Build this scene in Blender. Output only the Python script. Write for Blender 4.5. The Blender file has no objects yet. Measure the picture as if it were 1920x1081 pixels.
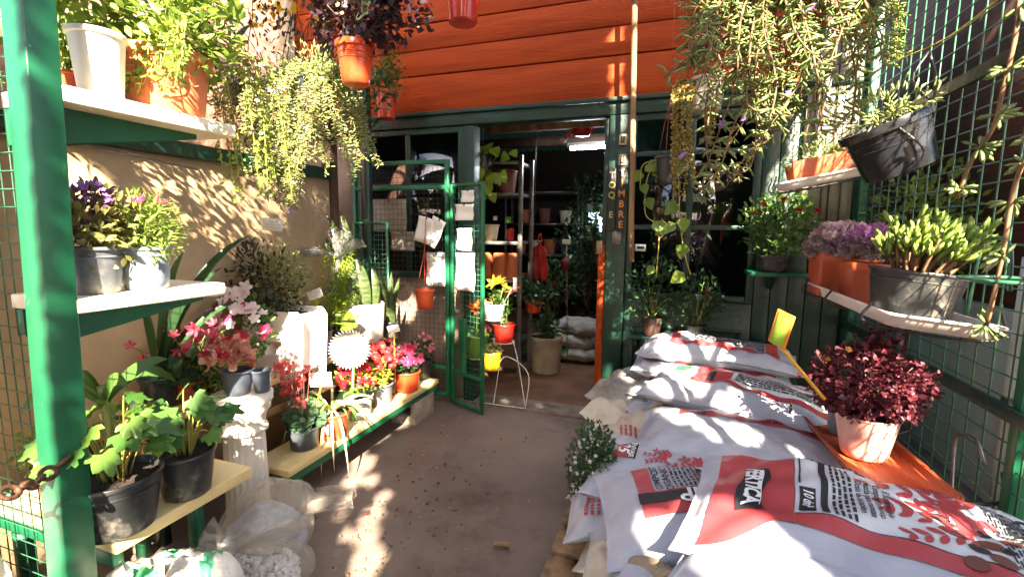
import bpy, bmesh, math, random
import numpy as np
from mathutils import Vector, Matrix
PI=math.pi
COL=bpy.context.scene.collection
SC=bpy.context.scene

# ------------------------------------------------------------------ camera
FPX=890.0; CX,CY=960.0,540.5; EYE=1.40
_y,_p,_r=math.radians(18.9),math.radians(-7.0),math.radians(0.6)
FW=np.array([-math.sin(_y)*math.cos(_p), math.cos(_y)*math.cos(_p), math.sin(_p)])
_r0=np.array([math.cos(_y),math.sin(_y),0.]); _u0=np.cross(_r0,FW)
RT=_r0*math.cos(_r)+_u0*math.sin(_r); UP=-_r0*math.sin(_r)+_u0*math.cos(_r)
CAM=np.array([0,0,EYE])
cd=bpy.data.cameras.new('camera'); cam=bpy.data.objects.new('camera',cd); COL.objects.link(cam)
cd.sensor_width=36; cd.lens=FPX/1920*36; cd.clip_start=.02; cd.clip_end=300
M=Matrix.Identity(4)
for i in range(3):
    M[i][0]=RT[i]; M[i][1]=UP[i]; M[i][2]=-FW[i]; M[i][3]=CAM[i]
cam.matrix_world=M; SC.camera=cam
AX={'x':0,'y':1,'z':2}
def at(px,py,ax,v):
    """point of the place seen at a photo pixel on the plane ax=v"""
    d=FW+RT*(px-CX)/FPX-UP*(py-CY)/FPX
    i=AX[ax]; t=(v-CAM[i])/d[i]
    return CAM+t*d
def mpp(p): return float((np.array(p)-CAM)@FW/FPX)

# ------------------------------------------------------------------ materials
def lin(h):
    h=h.lstrip('#'); o=[]
    for i in (0,2,4):
        c=int(h[i:i+2],16)/255
        o.append(c/12.92 if c<=.04045 else ((c+.055)/1.055)**2.4)
    return o+[1]
MATS={}
def mat(name,col,col2=None,rough=.6,scale=8,detail=5,bump=.0,bscale=40,metal=0,spec=.5,trans=0,island=False,lo=.35,hi=.65,stretch=None,emit=None,coat=0,dirt=None,dscale=3,dlo=.55,dhi=.7):
    if name in MATS: return MATS[name]
    m=bpy.data.materials.new(name); MATS[name]=m
    m.use_nodes=True; nt=m.node_tree; N=nt.nodes; L=nt.links
    b=N['Principled BSDF']; out=N['Material Output']
    b.inputs['Roughness'].default_value=rough; b.inputs['Metallic'].default_value=metal
    b.inputs['Specular IOR Level'].default_value=spec
    b.inputs['Coat Weight'].default_value=coat
    c1=lin(col); c2=lin(col2) if col2 else [x*.8 for x in c1[:3]]+[1]
    tc=N.new('ShaderNodeTexCoord'); mp=N.new('ShaderNodeMapping')
    if stretch: mp.inputs['Scale'].default_value=stretch
    L.new(tc.outputs['Object'],mp.inputs['Vector'])
    nz=N.new('ShaderNodeTexNoise'); nz.inputs['Scale'].default_value=scale; nz.inputs['Detail'].default_value=detail
    L.new(mp.outputs[0],nz.inputs['Vector'])
    rp=N.new('ShaderNodeValToRGB'); rp.color_ramp.elements[0].position=lo; rp.color_ramp.elements[1].position=hi
    rp.color_ramp.elements[0].color=c1; rp.color_ramp.elements[1].color=c2
    if island:
        g=N.new('ShaderNodeNewGeometry'); mx=N.new('ShaderNodeMath'); mx.operation='MULTIPLY_ADD'
        mx.inputs[1].default_value=.75
        sc=N.new('ShaderNodeMath'); sc.operation='MULTIPLY'; sc.inputs[1].default_value=.25
        L.new(nz.outputs['Fac'],sc.inputs[0]); L.new(g.outputs['Random Per Island'],mx.inputs[0]); L.new(sc.outputs[0],mx.inputs[2])
        L.new(mx.outputs[0],rp.inputs['Fac']); rp.color_ramp.elements[0].position=.1; rp.color_ramp.elements[1].position=.9
    else: L.new(nz.outputs['Fac'],rp.inputs['Fac'])
    csock=rp.outputs['Color']
    if dirt:
        n3=N.new('ShaderNodeTexNoise'); n3.inputs['Scale'].default_value=dscale; n3.inputs['Detail'].default_value=9; n3.inputs['Roughness'].default_value=.7
        L.new(tc.outputs['Object'],n3.inputs['Vector'])
        r3=N.new('ShaderNodeValToRGB'); r3.color_ramp.elements[0].position=dlo; r3.color_ramp.elements[1].position=dhi
        L.new(n3.outputs['Fac'],r3.inputs['Fac'])
        mm=N.new('ShaderNodeMix'); mm.data_type='RGBA'; mm.inputs[7].default_value=lin(dirt)
        L.new(r3.outputs['Color'],mm.inputs[0]); L.new(csock,mm.inputs[6]); csock=mm.outputs[2]
    L.new(csock,b.inputs['Base Color'])
    if bump:
        n2=N.new('ShaderNodeTexNoise'); n2.inputs['Scale'].default_value=bscale; n2.inputs['Detail'].default_value=6
        L.new(mp.outputs[0],n2.inputs['Vector'])
        bp=N.new('ShaderNodeBump'); bp.inputs['Strength'].default_value=bump; bp.inputs['Distance'].default_value=.02
        L.new(n2.outputs['Fac'],bp.inputs['Height']); L.new(bp.outputs[0],b.inputs['Normal'])
    if trans:
        t=N.new('ShaderNodeBsdfTranslucent'); L.new(csock,t.inputs['Color'])
        ms=N.new('ShaderNodeMixShader'); ms.inputs[0].default_value=trans
        L.new(b.outputs[0],ms.inputs[1]); L.new(t.outputs[0],ms.inputs[2]); L.new(ms.outputs[0],out.inputs['Surface'])
    if emit:
        b.inputs['Emission Color'].default_value=lin(col); b.inputs['Emission Strength'].default_value=emit
    return m
def leafmat(name,c1,c2,rough=.45,trans=.35): return mat(name,c1,c2,rough=rough,trans=trans,island=True,scale=14)

# ------------------------------------------------------------------ mesh builder
class MB:
    def __init__(s): s.v=[]; s.f=[]; s.n=0; s.mi=[]; s.cur=0
    def add(s,V,F):
        V=np.asarray(V,float).reshape(-1,3); o=s.n; s.v.append(V); s.n+=len(V)
        s.f+= [tuple(i+o for i in f) for f in F]; s.mi+=[s.cur]*len(F); return s
    def box(s,a,b,R=None,c=None):
        x0,y0,z0=a; x1,y1,z1=b
        V=np.array([(x0,y0,z0),(x1,y0,z0),(x1,y1,z0),(x0,y1,z0),(x0,y0,z1),(x1,y0,z1),(x1,y1,z1),(x0,y1,z1)],float)
        if R is not None: V=V@np.array(R).T
        if c is not None: V=V+np.array(c)
        return s.add(V,[(3,2,1,0),(4,5,6,7),(0,1,5,4),(1,2,6,5),(2,3,7,6),(3,0,4,7)])
    def tube(s,P,r,seg=6,cap=True,closed=False):
        P=np.asarray(P,float); n=len(P); r=np.asarray(r,float)
        r=np.broadcast_to(r,(n,)) if r.ndim==0 else np.interp(np.linspace(0,1,n),np.linspace(0,1,len(r)),r)
        T=np.gradient(P,axis=0)
        if closed: T=np.roll(P,-1,0)-np.roll(P,1,0)
        T/=np.linalg.norm(T,axis=1)[:,None]+1e-12
        a=np.array([0,0,1.]) if abs(T[0,2])<.9 else np.array([1.,0,0])
        V=[]; A=np.cross(T[0],a); A/=np.linalg.norm(A)
        th=np.arange(seg)*2*PI/seg
        for i in range(n):
            A=A-T[i]*(A@T[i]); A/=np.linalg.norm(A)+1e-12; B=np.cross(T[i],A)
            V.append(P[i]+r[i]*(np.cos(th)[:,None]*A+np.sin(th)[:,None]*B))
        F=[]
        for i in range(n if closed else n-1):
            j=(i+1)%n
            for k in range(seg):
                q=(k+1)%seg; F.append((i*seg+k,i*seg+q,j*seg+q,j*seg+k))
        if cap and not closed: F+= [tuple(range(seg))[::-1],tuple((n-1)*seg+k for k in range(seg))]
        return s.add(np.concatenate(V),F)
    def bar(s,a,b,r=.004,seg=5): return s.tube([a,b],r,seg)
    def lathe(s,prof,seg=28,c=(0,0,0),flute=None):
        th=np.arange(seg)*2*PI/seg; V=[]
        for i,(r,z) in enumerate(prof):
            rr=r
            if flute: rr=r*(1+flute(i)*np.cos(th*20))
            V.append(np.stack([rr*np.cos(th),rr*np.sin(th),np.full(seg,z)],1))
        F=[]
        for i in range(len(prof)-1):
            for k in range(seg):
                q=(k+1)%seg; F.append((i*seg+k,i*seg+q,(i+1)*seg+q,(i+1)*seg+k))
        return s.add(np.concatenate(V)+np.array(c),F)
    def disc(s,r,z,seg=20,c=(0,0,0),jit=0,rng=None):
        th=np.arange(seg)*2*PI/seg
        V=np.stack([r*np.cos(th),r*np.sin(th),np.full(seg,z)],1)
        V=np.vstack([V,V*[.6,.6,1]+[0,0,.006],[[0,0,z+.01]]])
        if rng is not None: V[seg:,2]+=rng.normal(0,.004,seg+1)
        F=[(k,(k+1)%seg,seg+(k+1)%seg,seg+k) for k in range(seg)]+[(seg+k,seg+(k+1)%seg,2*seg) for k in range(seg)]
        return s.add(V+np.array(c),F)
    def prism(s,poly,a,b,plane='xz'):
        """polygon in a plane, extruded from a to b on the third axis"""
        n=len(poly); V=[]
        for w in (a,b):
            for (p,q) in poly: V.append({'xz':(p,w,q),'yz':(w,p,q),'xy':(p,q,w)}[plane])
        return s.add(V,[tuple(range(n)),tuple(range(n,2*n))[::-1]]+[(i,(i+1)%n,n+(i+1)%n,n+i) for i in range(n)])
    def scatter(s,tmpl,P,D,Nn,S,W=None):
        """leaf template copies: P points, D leaf axes, Nn normals, S sizes"""
        TV,TF=tmpl; P=np.asarray(P,float); n=len(P)
        if n==0: return s
        D=D/(np.linalg.norm(D,axis=1)[:,None]+1e-9)
        Nn=Nn-D*np.sum(D*Nn,1)[:,None]; ln=np.linalg.norm(Nn,axis=1)[:,None]
        bad=(ln[:,0]<1e-4); Nn[bad]=np.cross(D[bad],[.3,.5,.8]); ln=np.linalg.norm(Nn,axis=1)[:,None]; Nn=Nn/ln
        Xx=np.cross(D,Nn); S=np.broadcast_to(np.asarray(S,float),(n,))
        W=S if W is None else np.broadcast_to(np.asarray(W,float),(n,))
        V=P[:,None,:]+TV[None,:,0:1]*Xx[:,None,:]*W[:,None,None]+TV[None,:,1:2]*D[:,None,:]*S[:,None,None]+TV[None,:,2:3]*Nn[:,None,:]*S[:,None,None]
        m=len(TV); o=s.n; s.v.append(V.reshape(-1,3)); s.n+=n*m
        for i in range(n):
            b=o+i*m; s.f+=[tuple(b+j for j in f) for f in TF]
        s.mi+=[s.cur]*(n*len(TF)); return s
    def build(s,name,mats,parent=None,smooth=False,loc=None):
        me=bpy.data.meshes.new(name)
        V=np.concatenate(s.v) if s.v else np.zeros((0,3))
        if smooth=='': smooth=False
        cnt=np.fromiter((len(f) for f in s.f),int,len(s.f))
        idx=np.fromiter((i for f in s.f for i in f),int,int(cnt.sum()))
        me.vertices.add(len(V)); me.vertices.foreach_set('co',V.astype(np.float32).ravel())
        me.loops.add(len(idx)); me.loops.foreach_set('vertex_index',idx.astype(np.int32))
        me.polygons.add(len(cnt)); st=np.concatenate([[0],np.cumsum(cnt)[:-1]]) if len(cnt) else np.zeros(0)
        me.polygons.foreach_set('loop_start',st.astype(np.int32))
        if not isinstance(mats,(list,tuple)): mats=[mats]
        for m in mats: me.materials.append(m)
        me.polygons.foreach_set('material_index',np.array(s.mi,np.int32))
        if smooth: me.polygons.foreach_set('use_smooth',np.ones(len(cnt),bool))
        me.update(calc_edges=True); me.validate()
        o=bpy.data.objects.new(name,me); COL.objects.link(o)
        if parent: o.parent=parent
        if loc is not None: o.location=loc
        return o
def thing(name,label,cat,loc=(0,0,0),rz=0,group=None,rot=None):
    o=bpy.data.objects.new(name,None); COL.objects.link(o); o.location=[float(x) for x in loc]
    o.rotation_euler=rot if rot else (0,0,rz)
    o.empty_display_size=.05; o['label']=label; o['category']=cat
    if group: o['group']=group
    return o
def tag(o,label,cat,group=None):
    o['label']=label; o['category']=cat
    if group: o['group']=group
    return o
def kind(o,k): o['kind']=k; return o
def bevel(o,w=.004,seg=2):
    m=o.modifiers.new('edge','BEVEL'); m.width=w; m.segments=seg; m.limit_method='ANGLE'; m.angle_limit=.7
    return o
def rotz(a): c,s=math.cos(a),math.sin(a); return np.array([[c,-s,0],[s,c,0],[0,0,1]])
def rotx(a): c,s=math.cos(a),math.sin(a); return np.array([[1,0,0],[0,c,-s],[0,s,c]])
def roty(a): c,s=math.cos(a),math.sin(a); return np.array([[c,0,s],[0,1,0],[-s,0,c]])

# ------------------------------------------------------------------ leaf shapes (unit length along +Y)
def t_oval(w=.5,fold=.12,curl=-.12,wid=(.0,.75,1,.62,0)):
    ys=[0,.25,.5,.78,1.0]; V=[(0,0,0)]
    for i in (1,2,3):
        h=w/2*wid[i]; z=curl*ys[i]**2
        V+=[(-h,ys[i],z+fold*h),(0,ys[i],z-fold*h*.5),(h,ys[i],z+fold*h)]
    V.append((0,1,curl))
    F=[(0,2,1),(0,3,2),(1,2,5,4),(2,3,6,5),(4,5,8,7),(5,6,9,8),(7,8,10),(8,9,10)]
    return np.array(V,float),F
def t_diamond(w=.4,z=.06): return np.array([(0,0,0),(-w/2,.45,z),(0,1,0),(w/2,.45,z)],float),[(0,3,2,1)]
def t_heart(): return t_oval(.85,.15,-.25,(0,1,.92,.5,0))
def t_round(n=7,w=1.0):
    V=[(0,.5,-.08)]+[(w*.5*math.sin(a),.5-.5*math.cos(a),.05) for a in [2*PI*k/n for k in range(n)]]
    return np.array(V,float),[(0,1+k,1+(k+1)%n) for k in range(n)]
def t_succ(w=.17,bulge=.2):
    V=[(0,0,0)]; 
    for y,q in ((.35,.8),(.75,1.)):
        for k in range(4): V.append((w/2*q*math.cos(k*PI/2),y,w/2*q*math.sin(k*PI/2)+bulge*y*y))
    V.append((0,1,bulge))
    F=[(0,1+(k+1)%4,1+k) for k in range(4)]+[(1+k,1+(k+1)%4,5+(k+1)%4,5+k) for k in range(4)]+[(5+k,5+(k+1)%4,9) for k in range(4)]
    return np.array(V,float),F
def t_lobed():
    """vine leaf with five toothed lobes"""
    pts=[(0,0)]
    lob=[(-.95,.28,.5),(-.62,.72,.62),(0,1.0,1),(.62,.72,.62),(.95,.28,.5)]
    out=[]
    A=[-118,-100,-84,-68,-54,-42,-30,-18,-8,0,8,18,30,42,54,68,84,100,118]
    R=[.34,.52,.66,.50,.62,.82,.70,.66,.86,1.0,.86,.66,.70,.82,.62,.50,.66,.52,.34]
    V=[(0,.12,.0)]
    for i,(a,r) in enumerate(zip(A,R)):
        t=math.radians(a); V.append((r*.78*math.sin(t),.12+r*.88*math.cos(t),(-.14*r*r+(.05 if i%2 else -.03))))
    n=len(A)
    return np.array(V,float),[(0,2+i,1+i) for i in range(n-1)]
def t_ruffle(nx=7,ny=5,amp=.13,w=.9,seed=0):
    rng=np.random.default_rng(seed); V=[]; F=[]
    for j in range(ny):
        y=j/(ny-1); ww=w*(.25+.75*math.sin(min(1,y*1.15)*PI*.62))
        for i in range(nx):
            x=(i/(nx-1)-.5)*ww
            e=max(abs(i/(nx-1)-.5)*2,y)**3
            V.append((x,y-(.28*(abs(x)/w*2)**2*y),.25*y*y+e*amp*math.sin(i*2.4+j*1.7+seed)))
    for j in range(ny-1):
        for i in range(nx-1): a=j*nx+i; F.append((a,a+1,a+nx+1,a+nx))
    return np.array(V,float),F
def t_flower(n=5,w=.5,cup=.35):
    """whole flower lying in the XY plane, facing +Z, radius 1 (use D as its in-plane axis)"""
    V=[(0,0,0)]; F=[]
    for k in range(n):
        a=2*PI*k/n; c,s=math.cos(a),math.sin(a); b=len(V)
        for (r,t,z) in ((.55,-w*.5,cup*.5),(1,-w*.22,cup),(1,w*.22,cup),(.55,w*.5,cup*.5)):
            V.append((r*c-t*s,r*s+t*c,z))
        F.append((0,b,b+1,b+2,b+3))
    return np.array(V,float),F
OVAL=t_oval(); NARROW=t_oval(.22,.1,-.2); HEART=t_heart(); SUCC=t_succ(); LOBED=t_lobed(); DIA=t_diamond(); ROUND=t_round(); NEEDLE=t_diamond(.12,.02)
FL5=t_flower(5,.75,.3); FL8=t_flower(8,.5,.25); RUF=t_ruffle()

def unit(v): return v/(np.linalg.norm(v,axis=-1,keepdims=True)+1e-9)
def bush_pts(rng,c,rx,ry,rz,n,clumps=16,spread=.34,shell=.55):
    c=np.array(c); K=unit(rng.normal(size=(clumps,3)))*rng.uniform(shell,1,(clumps,1))
    k=rng.integers(0,clumps,n); q=K[k]+rng.normal(0,spread,(n,3))
    r=np.linalg.norm(q,axis=1); q=np.where((r>1.25)[:,None],q/r[:,None]*1.2,q)
    return c+q*[rx,ry,rz], q
def bush(parent,c,r,n,size,tmpl,m,seed=0,clumps=16,spread=.3,shell=.55,up=.35,rnd=.6,stem=None,root=(0,0,0),nst=9,sr=.003,name='foliage',keep=None,down=0):
    rng=np.random.default_rng(seed+11); rx,ry,rz=r
    P,q=bush_pts(rng,c,rx,ry,rz,n,clumps,spread,shell)
    if keep is not None: k=keep(P); P=P[k]; q=q[k]
    D=unit(q)+rng.normal(0,rnd,P.shape)+[0,0,up-down]; Nn=unit(q)*.6+np.array([0,0,1.])+rng.normal(0,.45,P.shape)
    mb=MB().scatter(tmpl,P,D,Nn,size*rng.uniform(.65,1.2,len(P)))
    o=mb.build(name,m,parent)
    if stem is not None:
        sb=MB(); root=np.array(root,float)
        for i in range(nst):
            e=P[rng.integers(len(P))]; s=root+rng.normal(0,.012,3)*[1,1,0]; mid=(s+e)/2+[0,0,.02]+rng.normal(0,.01,3)
            mid[:2]=mid[:2]*.6+s[:2]*.4
            t=np.linspace(0,1,7)[:,None]; path=(1-t)**2*s+2*t*(1-t)*mid+t*t*e
            sb.tube(path,np.linspace(sr,sr*.4,7),5)
        sb.build('stems',stem,parent)
    return o
def blooms(parent,P,size,tmpl,m,seed=0,face=None,name='flowers',jit=.5):
    rng=np.random.default_rng(seed+5); P=np.asarray(P,float)
    Nn=(np.zeros_like(P)+np.array([.2,-.8,.6]) if face is None else np.asarray(face,float)+np.zeros_like(P))+rng.normal(0,jit,P.shape)
    D=rng.normal(size=P.shape)
    D=D-unit(Nn)*np.sum(D*unit(Nn),1)[:,None]
    S=size*rng.uniform(.7,1.2,len(P))
    if len(P)<=16:
        for i in range(len(P)): MB().scatter(tmpl,P[i:i+1],D[i:i+1],Nn[i:i+1],S[i:i+1]).build('flower',m,parent)
        return
    return MB().scatter(tmpl,P,D,Nn,S).build(name,m,parent)
def dome(rng,c,r,n,lo=-.1,front=True):
    q=unit(rng.normal(size=(n*6,3))); q=q[q[:,2]>lo]
    if front: q=q[(q[:,1]<.35)]
    q=q[:n]*rng.uniform(.85,1.1,(min(n,len(q)),1)); return np.array(c)+q*np.array(r)
def smooth_path(pts,n=24):
    """Catmull-Rom through control points"""
    P=np.asarray(pts,float); P=np.vstack([2*P[0]-P[1],P,2*P[-1]-P[-2]]); out=[]
    k=len(P)-3; per=max(2,n//k)
    for i in range(k):
        p0,p1,p2,p3=P[i:i+4]
        for t in np.linspace(0,1,per,endpoint=(i==k-1)):
            out.append(.5*((2*p1)+(-p0+p2)*t+(2*p0-5*p1+4*p2-p3)*t*t+(-p0+3*p1-3*p2+p3)*t**3))
    return np.array(out)
def strands(parent,paths,m,stem,tmpl,size,step,seed=0,sr=.0025,tuft=1,spread=.8,along=.5,name='foliage',jit=.0):
    """leaves along stems given as control points"""
    rng=np.random.default_rng(seed+3); mb=MB(); sb=MB()
    for pts in paths:
        p=smooth_path(pts,30); sb.tube(p,np.linspace(sr,sr*.6,len(p)),5)
        seg=np.linalg.norm(np.diff(p,axis=0),axis=1); L=np.concatenate([[0],np.cumsum(seg)])
        u=np.arange(0,L[-1],step); Q=np.stack([np.interp(u,L,p[:,i]) for i in range(3)],1)
        T=unit(np.stack([np.interp(u,L,np.gradient(p[:,i])) for i in range(3)],1))
        Q=np.repeat(Q,tuft,0); T=np.repeat(T,tuft,0)
        side=rng.normal(size=Q.shape); side=unit(side-T*np.sum(side*T,1)[:,None])
        D=T*along+side*spread+[0,0,.15]
        mb.scatter(tmpl,Q+rng.normal(0,jit+.001,Q.shape),D,T*.5+side+rng.normal(0,.3,Q.shape),size*rng.uniform(.6,1.15,len(Q)))
    o=mb.build(name,m,parent); sb.build('stems',stem,parent); return o
def blade_mesh(mb,base,tip,w,mid=None,n=8,cup=.2,twist=0):
    """strap leaf from base to tip"""
    base=np.array(base,float); tip=np.array(tip,float)
    mid=(base+tip)/2 if mid is None else np.array(mid,float)
    t=np.linspace(0,1,n)[:,None]; P=(1-t)**2*base+2*t*(1-t)*mid+t*t*tip
    T=unit(np.gradient(P,axis=0)); view=np.array([.25,-.9,.3]); V=[]
    for i in range(n):
        s=np.cross(T[i],view); s/=np.linalg.norm(s)+1e-9
        nrm=np.cross(s,T[i]); ww=w*(.55+.45*math.sin(min(1,i/(n-1)*1.6)*PI/2))*(1-(i/(n-1))**4)
        V+=[P[i]-s*ww/2+nrm*cup*ww*.5,P[i],P[i]+s*ww/2+nrm*cup*ww*.5]
    F=[]
    for i in range(n-1): a=3*i; F+=[(a,a+1,a+4,a+3),(a+1,a+2,a+5,a+4)]
    mb.add(V,F)

# ------------------------------------------------------------------ pots
def pot_mesh(rt,rb,h,rim=.012,rimw=.006,wall=.004,ribs=0,rimh=None):
    rimh=rimh or max(.012,h*.09); pr=[(0,0),(rb*.9,0),(rb,.006)]
    n=6
    for i in range(1,n+1):
        z=.006+(h-rimh-.006)*i/n; r=rb+(rt-rb)*z/h; pr.append((r,z))
        if ribs and i>n-ribs: pr+= [(r+.003,z+.002),(r+.003,z+.005),(r,z+.007)]
    ro=rt+rimw; pr+=[(ro,h-rimh+.003),(ro+.001,h-.004),(ro-.001,h),(rt-wall,h),(rt-wall-.002,h-.02),(rb*.95,h*.5)]
    return pr
def pot(parent,rt,rb,h,m,ribs=0,rimw=.005,soil=True,seg=28,rimh=None,square=False,holes=False):
    mb=MB()
    if square:
        V=[];F=[]
        def ring(r,z,k=.12):
            c=r*k; return [(-r+c,-r,z),(r-c,-r,z),(r,-r+c,z),(r,r-c,z),(r-c,r,z),(-r+c,r,z),(-r,r-c,z),(-r,-r+c,z)]
        prof=[(rb*.2,0),(rb,0),(rt*.97,h*.78),(rt,h*.79),(rt*1.02,h),(rt*.95,h),(rt*.9,h*.7)]
        for r,z in prof: V+=ring(r,z)
        for i in range(len(prof)-1):
            for k in range(8): q=(k+1)%8; F.append((i*8+k,i*8+q,i*8+8+q,i*8+8+k))
        mb.add(V,F); o=mb.build('pot',m,parent)
    else:
        mb.lathe(pot_mesh(rt,rb,h,ribs=ribs,rimw=rimw,rimh=rimh),seg); o=mb.build('pot',m,parent,smooth=True)
        e=o.modifiers.new('sharp','EDGE_SPLIT'); e.split_angle=.7
    if soil:
        MB().disc((rt-.008)*(1.0 if not square else 1.0),h-.022,18,rng=np.random.default_rng(int(h*9999))).build('soil',mat('soil','#3b2a1f','#1c1410',rough=.95,bump=.6,bscale=120,scale=60),o)
    return o
def spot(pxc,pyb,pyt,wt,ax,v,wb=None,rz=0):
    """base point, top radius, bottom radius, height of a pot read off the photo at a known supporting plane"""
    p=at(pxc,pyb,ax,v); m=mpp(p); wb=wb or wt*.78
    return p,wt/2*m,wb/2*m,(pyb-pyt)*m
# ------------------------------------------------------------------ shared materials
GREEN=mat('green_paint','#15603f','#105236',rough=.42,bump=.07,bscale=30,scale=5,dirt='#6f8f7c',dlo=.66,dhi=.72,dscale=13)
DGREEN=mat('dark_green_paint','#16382b','#0f2a20',rough=.4,bump=.2,bscale=25,scale=4,dirt='#3f5c4c',dlo=.62,dhi=.85,dscale=7)
ORANGE=mat('orange_paint','#a23f06','#8a3305',rough=.7,spec=.25,bump=.3,bscale=22,scale=3,stretch=(.5,1,6),dirt='#8a3514',dlo=.6,dhi=.8,dscale=4)
CREAM=mat('cream_plaster','#b39a76','#a28864',rough=.85,bump=.3,bscale=18,scale=2,dirt='#8d7654',dlo=.6,dhi=.8,dscale=2)
BOARD=mat('cream_board','#dcc48a','#cfb47a',rough=.6,bump=.2,bscale=30,scale=4,dirt='#4a3a26',dlo=.64,dhi=.70,dscale=14)
WHITEBOARD=mat('white_board','#efe4cf','#e2d3b5',rough=.6,bump=.15,bscale=30,dirt='#8b7348',dlo=.60,dhi=.74,dscale=9)
WIREG=mat('green_wire','#35684f','#28523d',rough=.35,scale=20,spec=.6)
WIRED=mat('dark_wire','#2b2520','#191512',rough=.5,scale=20)
METAL=mat('grey_metal','#7d7b78','#5e5b57',rough=.4,metal=.6,scale=12)
RUST=mat('rusty_steel','#6b4a36','#3c2a22',rough=.6,metal=.5,scale=30,bump=.3,bscale=90)
DWOOD=mat('dark_wood','#4a3324','#2f2018',rough=.7,bump=.4,bscale=14,scale=6,stretch=(1,1,.2))
BWOOD=mat('weathered_wood','#a3835f','#6f543b',rough=.8,bump=.5,bscale=20,scale=7,stretch=(2,2,.15))
WHITE=mat('white_plastic','#ece9e2','#dcd7cc',rough=.35,scale=4)
BLACKP=mat('black_plastic','#2e3031','#1f2122',rough=.38,scale=9,dirt='#8d867a',dlo=.52,dhi=.80,dscale=11)
GREYP=mat('grey_plastic','#6d7276','#565b60',rough=.4,scale=8,dirt='#a09c92',dlo=.5,dhi=.8,dscale=14)
TERRA=mat('terracotta_plastic','#b5512c','#9c4425',rough=.45,scale=6,dirt='#a98a76',dlo=.54,dhi=.82,dscale=9)
ORANGEP=mat('orange_plastic','#d54c25','#bd401c',rough=.28,scale=5,dirt='#a8745c',dlo=.58,dhi=.85,dscale=10)
REDP=mat('red_plastic','#c92a20','#a81f18',rough=.3,scale=5)
PAPER=mat('white_paper','#efece6','#e2dfd8',rough=.8,scale=4,bump=.15,bscale=18)
YWOOD=mat('yellow_stick','#d9a028','#bf8a1e',rough=.5,scale=20)
STEMG=mat('green_stem','#5c7a35','#4a6329',rough=.6,scale=20)
STEMB=mat('brown_stem','#8a6a48','#5f4630',rough=.7,scale=20)
STEMY=mat('yellow_stem','#a99a4a','#7f8438',rough=.6,scale=20)

# ------------------------------------------------------------------ ground, outside
def mat_ground():
    m=mat('ground_dirt','#7f7065','#5f5249',rough=.85,scale=1.1,detail=10,bump=.45,bscale=11,dirt='#4d3d32',dlo=.52,dhi=.68,dscale=1.7)
    nt=m.node_tree
    return m
g=MB(); nx,ny=150,150
xs=np.linspace(-2.6,1.5,nx); ys=np.linspace(-.2,3.62,ny)
gx,gy=np.meshgrid(xs,ys)
rng=np.random.default_rng(3)
def fbm(x,y,seed,oct=5,f0=1.3,g=.55):
    r=np.random.default_rng(seed); z=0;a=1;f=f0
    for o in range(oct):
        for k in range(4):
            th=r.uniform(0,2*PI); z=z+a*np.sin((x*math.cos(th)+y*math.sin(th))*f*2*PI/1.7+r.uniform(0,6.28))/3
        a*=g; f*=1.93
    return z
gz=.006*fbm(gx,gy,5)
rough=np.exp(-(((gx+1.15)/.3)**2+((gy-1.75)/.75)**2))     # loose soil beside the bench
gz+=.0035*np.abs(fbm(gx,gy,9,5,5))*rough+.004*rough
edge=np.minimum.reduce([gx+2.6,1.5-gx,gy+.2,3.62-gy]); gz*=np.clip(edge/.15,0,1)
V=np.stack([gx.ravel(),gy.ravel(),gz.ravel()],1)
F=[(j*nx+i,j*nx+i+1,(j+1)*nx+i+1,(j+1)*nx+i) for j in range(ny-1) for i in range(nx-1)]
g.add(V,F)
x0,x1,y0,y1=-2.6,1.5,-.2,3.62
for a,b in (((-90,-90),(90,y0)),((-90,y1),(90,90)),((-90,y0),(x0,y1)),((x1,y0),(90,y1))):
    g.add([(a[0],a[1],0),(b[0],a[1],0),(b[0],b[1],0),(a[0],b[1],0)],[(0,1,2,3)])
kind(g.build('ground',mat_ground(),smooth=True),'structure')
# concrete doorstep and shop floor
kind(bevel(MB().box((-1.5,3.40,-.05),(-.45,3.62,.022)).build('doorstep',mat('step_concrete','#7c6f64','#5d5148',rough=.9,bump=.6,bscale=25,scale=6,dirt='#4b3a2e',dlo=.5,dhi=.7,dscale=5)),.01),'structure')
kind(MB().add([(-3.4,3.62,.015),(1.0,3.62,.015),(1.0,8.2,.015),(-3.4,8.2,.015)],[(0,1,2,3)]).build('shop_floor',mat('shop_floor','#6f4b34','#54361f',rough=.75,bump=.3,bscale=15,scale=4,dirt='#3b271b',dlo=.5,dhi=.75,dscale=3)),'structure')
# small litter on the ground
rng=np.random.default_rng(8); lm=MB(); n=170
P=np.stack([rng.uniform(-1.6,-.3,n),rng.uniform(1.0,3.3,n),np.full(n,.012)],1)
lm.scatter(DIA,P,np.stack([rng.normal(size=n),rng.normal(size=n),rng.normal(0,.15,n)],1),np.tile([0,0,1.],(n,1))+rng.normal(0,.3,(n,3)),rng.uniform(.006,.026,n))
kind(lm.build('leaf_litter',mat('dry_litter','#a08a70','#4b3a2a',rough=.9,island=True)),'stuff')
cl=MB(); n=150
ang=rng.normal(0,1,(n,2))*[.17,.42]+[-1.17,1.8]
for (x,y) in ang:
    r=rng.uniform(.003,.009); q=unit(rng.normal(size=(8,3)))*r*rng.uniform(.6,1,(8,1))
    B=np.array([(-1,-1,-1),(1,-1,-1),(1,1,-1),(-1,1,-1),(-1,-1,1),(1,-1,1),(1,1,1),(-1,1,1)])*r*.6+rng.normal(0,r*.2,(8,3))
    cl.add(B+[x,y,r*.4+.008],[(3,2,1,0),(4,5,6,7),(0,1,5,4),(1,2,6,5),(2,3,7,6),(3,0,4,7)])
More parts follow.
